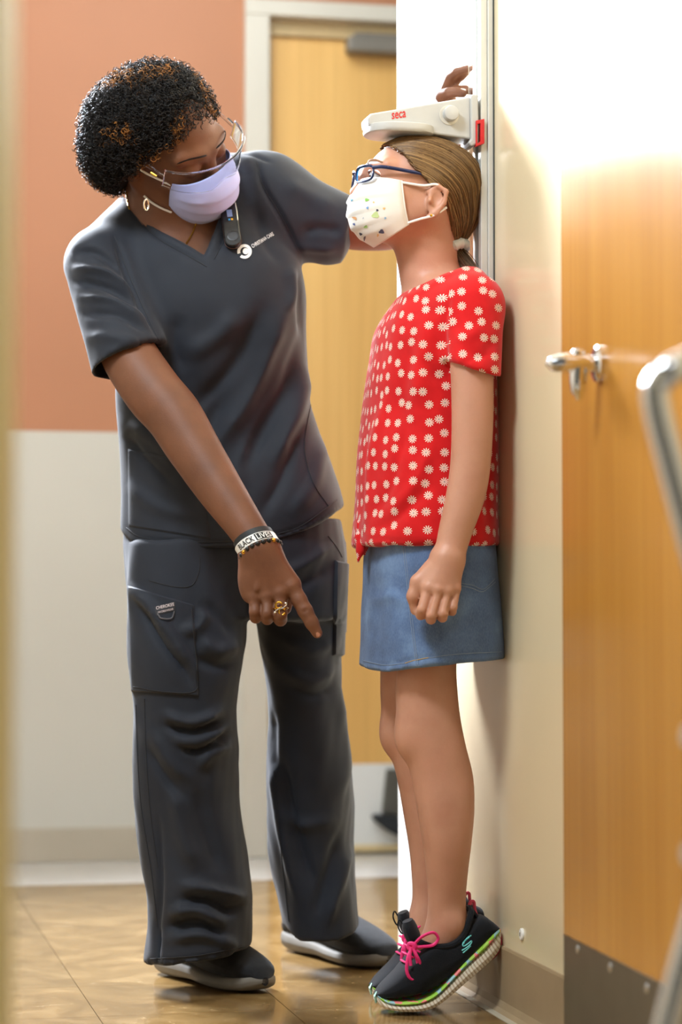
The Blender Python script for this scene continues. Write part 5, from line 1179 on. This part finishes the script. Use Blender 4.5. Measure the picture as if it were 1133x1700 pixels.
# ---- slip-on shoes
M['sole_grey'] = plain('grey_foam_sole', srgb(116, 112, 104), .7, .06, 30, .1, 300); M['knit_dark'] = fabric('black_shoe_knit', srgb(20, 22, 26), srgb(32, 34, 38), .85, 900, .6, .1, 60)
def slip_on(heel, toe):
    heel, toe = np.array(heel, float), np.array(toe, float); d = toe - heel; Ln = np.linalg.norm(d); d /= Ln; s_ = np.array([d[1], -d[0], 0])
    t = np.linspace(0, 1, 40); tt = [0, .04, .12, .25, .45, .62, .75, .86, .94, .985, 1]
    hwid = sm_interp(t, tt, [.010, .024, .032, .033, .035, .042, .045, .042, .033, .018, .006]); bot = sm_interp(t, tt, [.018, .009, .002, .001, .004, .002, .001, .002, .006, .013, .018])
    so = sm_interp(t, tt, [.034, .038, .038, .036, .032, .028, .027, .028, .031, .032, .026]); topz = sm_interp(t, tt, [.040, .062, .088, .098, .098, .086, .074, .062, .050, .038, .028])
    def ringm(lo, hi, e1, e2, bulge, n=22):
        G = np.zeros((len(t), n + 1, 3))
        for i in range(len(t)):
            for k in range(n + 1):
                q = 2 * math.pi * k / n; c_, s2 = math.cos(q), math.sin(q); x = math.copysign(abs(c_) ** (2 / e1), c_); y = math.copysign(abs(s2) ** (2 / e2), s2)
                G[i, k] = heel + d * Ln * t[i] + s_ * (x * hwid[i] * bulge + .006 * math.sin(t[i] * math.pi)) + np.array([0, 0, (lo[i] + hi[i]) / 2 + (hi[i] - lo[i]) / 2 * y])
        return G
    a = MB(); G = ringm(bot, so, 2.6, 3.5, 1.06); a.grid(G); a.add(G[0][:-1], [tuple(range(22))]); a.add(G[-1][:-1], [tuple(range(22))]); sh_ = a.build('slip_on_shoe', M['sole_grey'], nurse, sharp=55)
    b = MB(); G = ringm(so - .012, topz, 2.2, 2.1, 1.0); b.grid(G); b.add(G[0][:-1], [tuple(range(22))]); b.add(G[-1][:-1], [tuple(range(22))]); b.build('upper', M['knit_dark'], sh_, sharp=None)
    return sh_
def fl(u, v): return on_plane(u, v, (0, 0, 0), (0, 0, 1))
slip_on(fl(270, 1612), fl(441, 1651)); slip_on(fl(480, 1573), fl(648, 1611))

# ---- hair: many small curls over a dark core
M['hair_w'] = hair_mat('black_curls_with_gold_ends', srgb(14, 11, 11), srgb(26, 20, 18), srgb(178, 116, 50), .5)
hc = P(243, 209, 3.95)
f = Field(axis(hc[0] - .16, hc[0] + .17, .0045), axis(hc[1] - .16, hc[1] + .16, .0045), axis(hc[2] - .16, hc[2] + .15, .0045))
f.ell(wh(-.020, 0, .012), wh.R, (.090, .088, .102), .01); f.ell(P(240, 216, 3.965), np.eye(3), (.100, .105, .088), .03); f.ell(P(205, 262, 3.965), np.eye(3), (.064, .075, .052), .03)
def face_cut(X, Y, Zz):
    a, l, u = wh.local(X, Y, Zz); return a - np.interp(u, [-.14, -.08, -.045, -.01, .02, .042, .058, .072, .088], [-.05, -.03, -.012, .012, .038, .056, .072, .11, .25])
f.cut(face_cut, .006)
V, F = f.mesh(2); N = vnormals(V, F); me = mesh_np('hair', V, F); add_attr(me, 'tone', np.full(len(V), .1)); whair = link('hair', me, M['hair_w'], nurse)
ncurl = 9000; sel = rng.integers(0, len(V), ncurl * 3); fa = face_cut(V[:, 0], V[:, 1], V[:, 2])[sel]; sel = sel[fa < -.003][:ncurl]; ncurl = len(sel)
P0, N0 = V[sel], N[sel]; m_ = 18; tp = np.linspace(0, 1, m_)[None, :]
dirv = N0 + rng.normal(0, .55, (ncurl, 3)) + np.array([0, 0, -.25]); dirv /= np.linalg.norm(dirv, axis=1)[:, None]
e1 = np.cross(dirv, rng.normal(size=(ncurl, 3))); e1 /= np.linalg.norm(e1, axis=1)[:, None]; e2 = np.cross(dirv, e1)
Lc = rng.uniform(.010, .023, ncurl)[:, None]; rc_ = rng.uniform(.0024, .0048, ncurl)[:, None]; tw = rng.uniform(1.5, 3.2, ncurl)[:, None] * 2 * math.pi; ph = rng.uniform(0, 6.28, ncurl)[:, None]
grow_ = np.minimum(1, tp * 4)
paths = (P0 - N0 * .004)[:, None, :] + dirv[:, None, :] * (Lc * tp)[..., None] + e1[:, None, :] * (rc_ * grow_ * np.cos(tw * tp + ph))[..., None] + e2[:, None, :] * (rc_ * grow_ * np.sin(tw * tp + ph))[..., None]
V2, F2 = strands(paths, .00085, .00055)
# patches of golden ends
r_ = np.random.default_rng(5); fld = np.zeros(ncurl)
for _ in range(10): fld += np.sin(P0 @ (r_.normal(size=3) * 55) + r_.uniform(0, 6.28))
gold_ = np.clip((fld / 3 - .12) * 1.2, 0, 1) * rng.random(ncurl); tone = np.clip(.12 + .2 * rng.random(ncurl) + gold_, 0, 1)
tonev = (tone[:, None] * (0.35 + .65 * tp))
cm_ = mesh_np('curl_layer', V2, F2); add_attr(cm_, 'tone', np.repeat(tonev.reshape(-1), 3)); link('curl_layer', cm_, M['hair_w'], whair)['kind'] = 'stuff'
for q in (1, -1): MB().tube(spline([wh(.100, .012 * q, .022), wh(.102, .028 * q, .030), wh(.090, .046 * q, .028), wh(.076, .058 * q, .018)], 14), [.0012] + [.0021] * 8 + [.0015] * 4 + [.0006], 8, flat=.45, up=wh.F).build('eyebrow', plain('dark_brow', srgb(30, 20, 16), .95), nurse)

# ---- lilac mask, clear safety glasses, earring, necklace
M['mask_w'] = mask_mat('lilac_pleated_mask', srgb(178, 184, 236))
G = mask_grid(wh, [.112, .130, .136, .130, .112, .082], [-.014, -.036, -.062, -.090, -.116, -.134], [.064, .062, .056, .046], [.062, .065, .062, .054], [-.028, -.054, -.086, -.112], pleat=.0034)
wm = MB().grid(G).build('face_mask', M['mask_w'], nurse, sharp=None); sol = wm.modifiers.new('thickness', 'SOLIDIFY'); sol.thickness = .0012; sol.offset = 0
for e, q in ((-1, 1), (0, -1)):
    MB().tube(spline([G[e, 2], wh(.02, .080 * q, -.020), wh(-.016, .090 * q, -.004), wh(-.034, .088 * q, -.024)], 20), .0018, 8).build('ear_loop', M['loop'], wm)
    if q < 0: lp = np.concatenate([[G[e, -2]], drape_line(wtree, [(284, 352), (268, 345), (252, 335), (240, 324)], .0022, 14)])
    else: lp = spline([G[e, -3], wh(.022, .078 * q, -.088), wh(-.004, .084 * q, -.072), wh(-.026, .088 * q, -.050)], 20)
    MB().tube(lp, .0018, 8).build('ear_loop', M['loop'], wm)
clr = MatB('clear_polycarbonate'); clr.set(rough=.03, trans=1.0, ior=1.22, base=(.94, .96, 1.0, 1))
n_u, n_v = 44, 12; G = np.zeros((n_u, n_v, 3))
for i, a in enumerate(np.linspace(-1.32, 1.32, n_u)):
    for j, b in enumerate(np.linspace(0, 1, n_v)):
        hi_ = .028 - .004 * abs(a) ** 2; lo_ = -.032 + .016 * max(0, .35 - abs(a)) / .35 + .010 * abs(a); up_ = lo_ + (hi_ - lo_) * b
        G[i, j] = wh(.042 + .092 * math.cos(a) ** .9 + .010 * (b - .3), .0885 * math.sin(a) + 0, up_)
gog = MB().grid(G).build('safety_glasses', clr.m, nurse, sharp=None, fix=False); gog.modifiers.new('thickness', 'SOLIDIFY').thickness = .0022
MB().tube(G[:, -1], .0022, 8).build('brow_bar', clr.m, gog); MB().tube(G[:, 0], .0011, 8).build('lower_rim', clr.m, gog)
for q, e in ((1, -1), (-1, 0)):
    MB().tube(spline([G[e, 7], wh(.03, .090 * q, .012), wh(-.01, .092 * q, .012), wh(-.04, .086 * q, .000)], 20), .0028, 8).build('temple', clr.m, gog)
    MB().tube(spline([wh(.062, .0925 * q, .005), wh(.056, .0935 * q, .006), wh(.050, .094 * q, .007)], 6), .0022, 8).build('temple_hinge', M['gold'] if q < 0 else M['rubber'], gog)
ER = P(243, 340, 3.868); MB().tube([ER + .0075 * np.array([.45 * math.cos(a), .35 * math.cos(a), 1.2 * math.sin(a)]) for a in np.linspace(0, 6.283, 24, endpoint=False)], .0016, 8, closed=True).build('hoop_earring', M['silver'], nurse)
neckl = None
for pts in ([(211, 318), (214, 340), (221, 364)], [(327, 366), (318, 390), (303, 414)]):
    L_ = drape_line(wtree, pts, .0012, 46)
    if len(L_) > 5:
        o = MB().tube(L_, [.0017 if k % 2 else .0011 for k in range(len(L_))], 6).build('necklace' if neckl is None else 'chain', M['gold'], nurse if neckl is None else neckl); neckl = neckl or o
# ---- bracelets and ring
ax_ = A[-1] - A[-2]; ax_ /= np.linalg.norm(ax_); fr_ = np.array([0, -1.0, 0]); fr_ -= ax_ * (fr_ @ ax_); fr_ /= np.linalg.norm(fr_); rt_ = np.cross(fr_, ax_); rt_ = rt_ if rt_[0] > 0 else -rt_
hit, _ = cast(wtree, 428, 906, 0); RF = float((P(428, 906, 3.760) - hit) @ fr_) * -1; RF = abs(RF) / .0318
def wband(c, r, w, th, tilt=0.0):
    b = MB(); G = np.zeros((48, 5, 3))
    for i, a in enumerate(np.linspace(0, 2 * math.pi, 48, endpoint=False)):
        dirr = math.cos(a) * fr_ * RF + math.sin(a) * rt_; o_ = ax_ * (tilt * math.sin(a))
        for j, (h, q) in enumerate(((-w / 2, 0), (-w / 2, th), (w / 2, th), (w / 2, 0), (-w / 2, 0))): G[i, j] = c + o_ + ax_ * h + dirr * (r + q)
    return b.grid(G, True)
cB = P(424, 898, 3.764)
wband(cB - ax_ * .002, .0305, .012, .0018, .005).build('black_band', M['rubber'], nurse, sharp=30)
cW = P(428, 906, 3.760); WT = .006
wb_ = wband(cW, .0318, .0145, .0020, WT).build('white_wristband', M['white_plastic'], nurse, sharp=30)
def on_band(a, h, r, tilt=WT): return cW + ax_ * (h + tilt * np.sin(a)) + (np.cos(a) * fr_ * RF + np.sin(a) * rt_) * r
M['ink'] = plain('black_print', srgb(16, 16, 18), .6)
for wd, a0, a1, mt in (('BLACK', -.86, .06, 'ink'), ('LIVES', .20, .92, 'white_plastic')):
    tv, tf2, ar = text_mesh(wd, True); ty = tv[:, 1] / tv[:, 1].max(); an = a0 + tv[:, 0] * (a1 - a0)
    MB().add([on_band(a, (.5 - y) * .0098, .03435 if mt == 'ink' else .0346) for a, y in zip(an, ty)], tf2).build('lettering', M[mt], wb_, smooth=False, fix=False)
G = np.array([[on_band(a, h, .0342) for h in (-.0060, .0060)] for a in np.linspace(.13, .99, 14)]); MB().grid(G).build('print_block', M['ink'], wb_, smooth=False, fix=False)
cD = P(433, 915, 3.757)
wr_pts = [cD + ax_ * (.006 * math.sin(a)) + (math.cos(a) * fr_ * RF + math.sin(a) * rt_) * .0325 for a in np.linspace(0, 2 * math.pi, 40, endpoint=False)]
beads = MB().tube(wr_pts, .0010, 6, closed=True).build('beaded_bracelet', M['rubber'], nurse)
M['bead'] = plain('black_stone_bead', srgb(22, 22, 24), .35, .1, 200)
for k in range(22):
    a = 2 * math.pi * k / 22 + .1; p = cD + ax_ * (.006 * math.sin(a)) + (math.cos(a) * fr_ * RF + math.sin(a) * rt_) * .0325
    gold_b = k in (3, 19); MB().lathe(p - ax_ * .004, ax_, [(0, .0004), (.0008, .0024), (.0022, .0037), (.004, .0042), (.0058, .0037), (.0072, .0024), (.008, .0004)], 10).build('bead', M['gold'] if gold_b else M['bead'], beads)
rg = P(466, 1010, 3.7335)
ring = None
for (du, dv) in ((-2.5, -5), (2.5, 5)):
    c_ = P(466 + du, 1010 + dv, 3.7195); o = MB().tube([c_ + .0052 * np.array([math.cos(a), -.15 * abs(math.cos(a)), math.sin(a)]) for a in np.linspace(.4, 5.9, 22)], .0017, 8).build('ring' if ring is None else 'ring_loop', M['gold'], nurse if ring is None else ring)
    ring = ring or o
MB().tube(spline([P(458, 1014, 3.719), P(463, 1011, 3.7165), P(470, 1009, 3.7165), P(476, 1004, 3.719)], 12), .0013, 6).build('ring_bar', M['silver'], ring)
MB().tube([rg + .0112 * np.array([math.cos(a), math.sin(a), .05 * math.cos(a)]) for a in np.linspace(0, 6.283, 28, endpoint=False)], .0016, 6, closed=True).build('ring_band', M['gold'], ring)
for du, dv in ((9, -8), (-9, 7)): MB().lathe(P(466 + du, 1010 + dv, 3.7185), (0, -1, 0), [(0, .0019), (.0014, .0017), (.0022, .0004)], 10).build('ring_stone', M['silver'], ring)

# ---- hands-free communicator badge clipped on the neckline
pA, nA = cast(ttree, 378, 338, .004); pB, nB = cast(ttree, 387, 404, .004); axb = pB - pA; Lb = np.linalg.norm(axb); axb /= Lb; nrm = np.array([0.05, -1, .05]); nrm -= axb * (nrm @ axb); nrm /= np.linalg.norm(nrm); sdb = np.cross(axb, nrm); sdb = sdb if sdb[0] > 0 else -sdb
bdg = empty('communicator_badge', pB + nB * .004); tag(bdg, 'black oblong hands-free communicator badge clipped beside the neckline of the scrub top', 'badge')
def capsule_plate(c0, c1, w, h0, h1, n=40):
    out = []; L_ = np.linalg.norm(c1 - c0); 
    for q in np.linspace(0, 2 * math.pi, n, endpoint=False):
        cc = c1 if math.cos(q) > 0 else c0; out.append((cc, axb * math.cos(q) + sdb * math.sin(q)))
    secs = [[cc + dd * w * k + nrm * h for cc, dd in out] for h, k in ((h0, .9), (h0 + .001, 1), (h1 - .002, 1), (h1 - .0006, .95), (h1, .86))]
    G = np.array(secs).transpose(1, 0, 2); b = MB(); b.grid(G, True); b.add(G[:, -1], [tuple(range(n))]); b.add(G[:, 0], [tuple(range(n))[::-1]]); return b
capsule_plate(pA, pB, .0140, -.002, .0105).build('case', plain('glossy_black_plastic', srgb(20, 21, 24), .25, .1, 60), bdg, sharp=50)
capsule_plate(pA, pB, .0146, .001, .0035).build('rim', plain('bronze_rim', srgb(110, 84, 76), .3, metal=.6), bdg, sharp=50)
bp = lambda t_, s_, h: pA + axb * (Lb * t_) + sdb * s_ + nrm * h
MB().lathe(bp(.02, .002, .0102), nrm, [(0, .0060), (.0012, .0058), (.0016, .0035), (.0012, .0005)], 20).build('speaker_grille', M['silver'], bdg)
MB().box(bp(.28, -.004, .0104), axb * .014, sdb * .009, nrm * .0004).build('screen', plain('blue_screen_glass', srgb(120, 140, 190), .1), bdg, smooth=False)
MB().box(bp(.50, -.003, .0106), axb * .0035, sdb * .0035, nrm * .0004).build('status_light', plain('blue_dot', srgb(40, 140, 210), .3), bdg, smooth=False); MB().box(bp(.50, .0015, .0106), axb * .0035, sdb * .0035, nrm * .0004).build('status_light', plain('yellow_dot', srgb(240, 180, 30), .3), bdg, smooth=False)
MB().lathe(bp(.93, .001, .0100), nrm, [(0, .0098), (.0012, .0098), (.0014, .0085), (.0008, .0080), (.0008, .0004)], 26).build('call_button', plain('satin_black_button', srgb(34, 34, 38), .4), bdg)
MB().tube([bp(.12, .0125, .010), bp(.32, .0130, .0102), bp(.56, .0125, .010)], .0010, 8).build('side_clip', M['silver'], bdg)
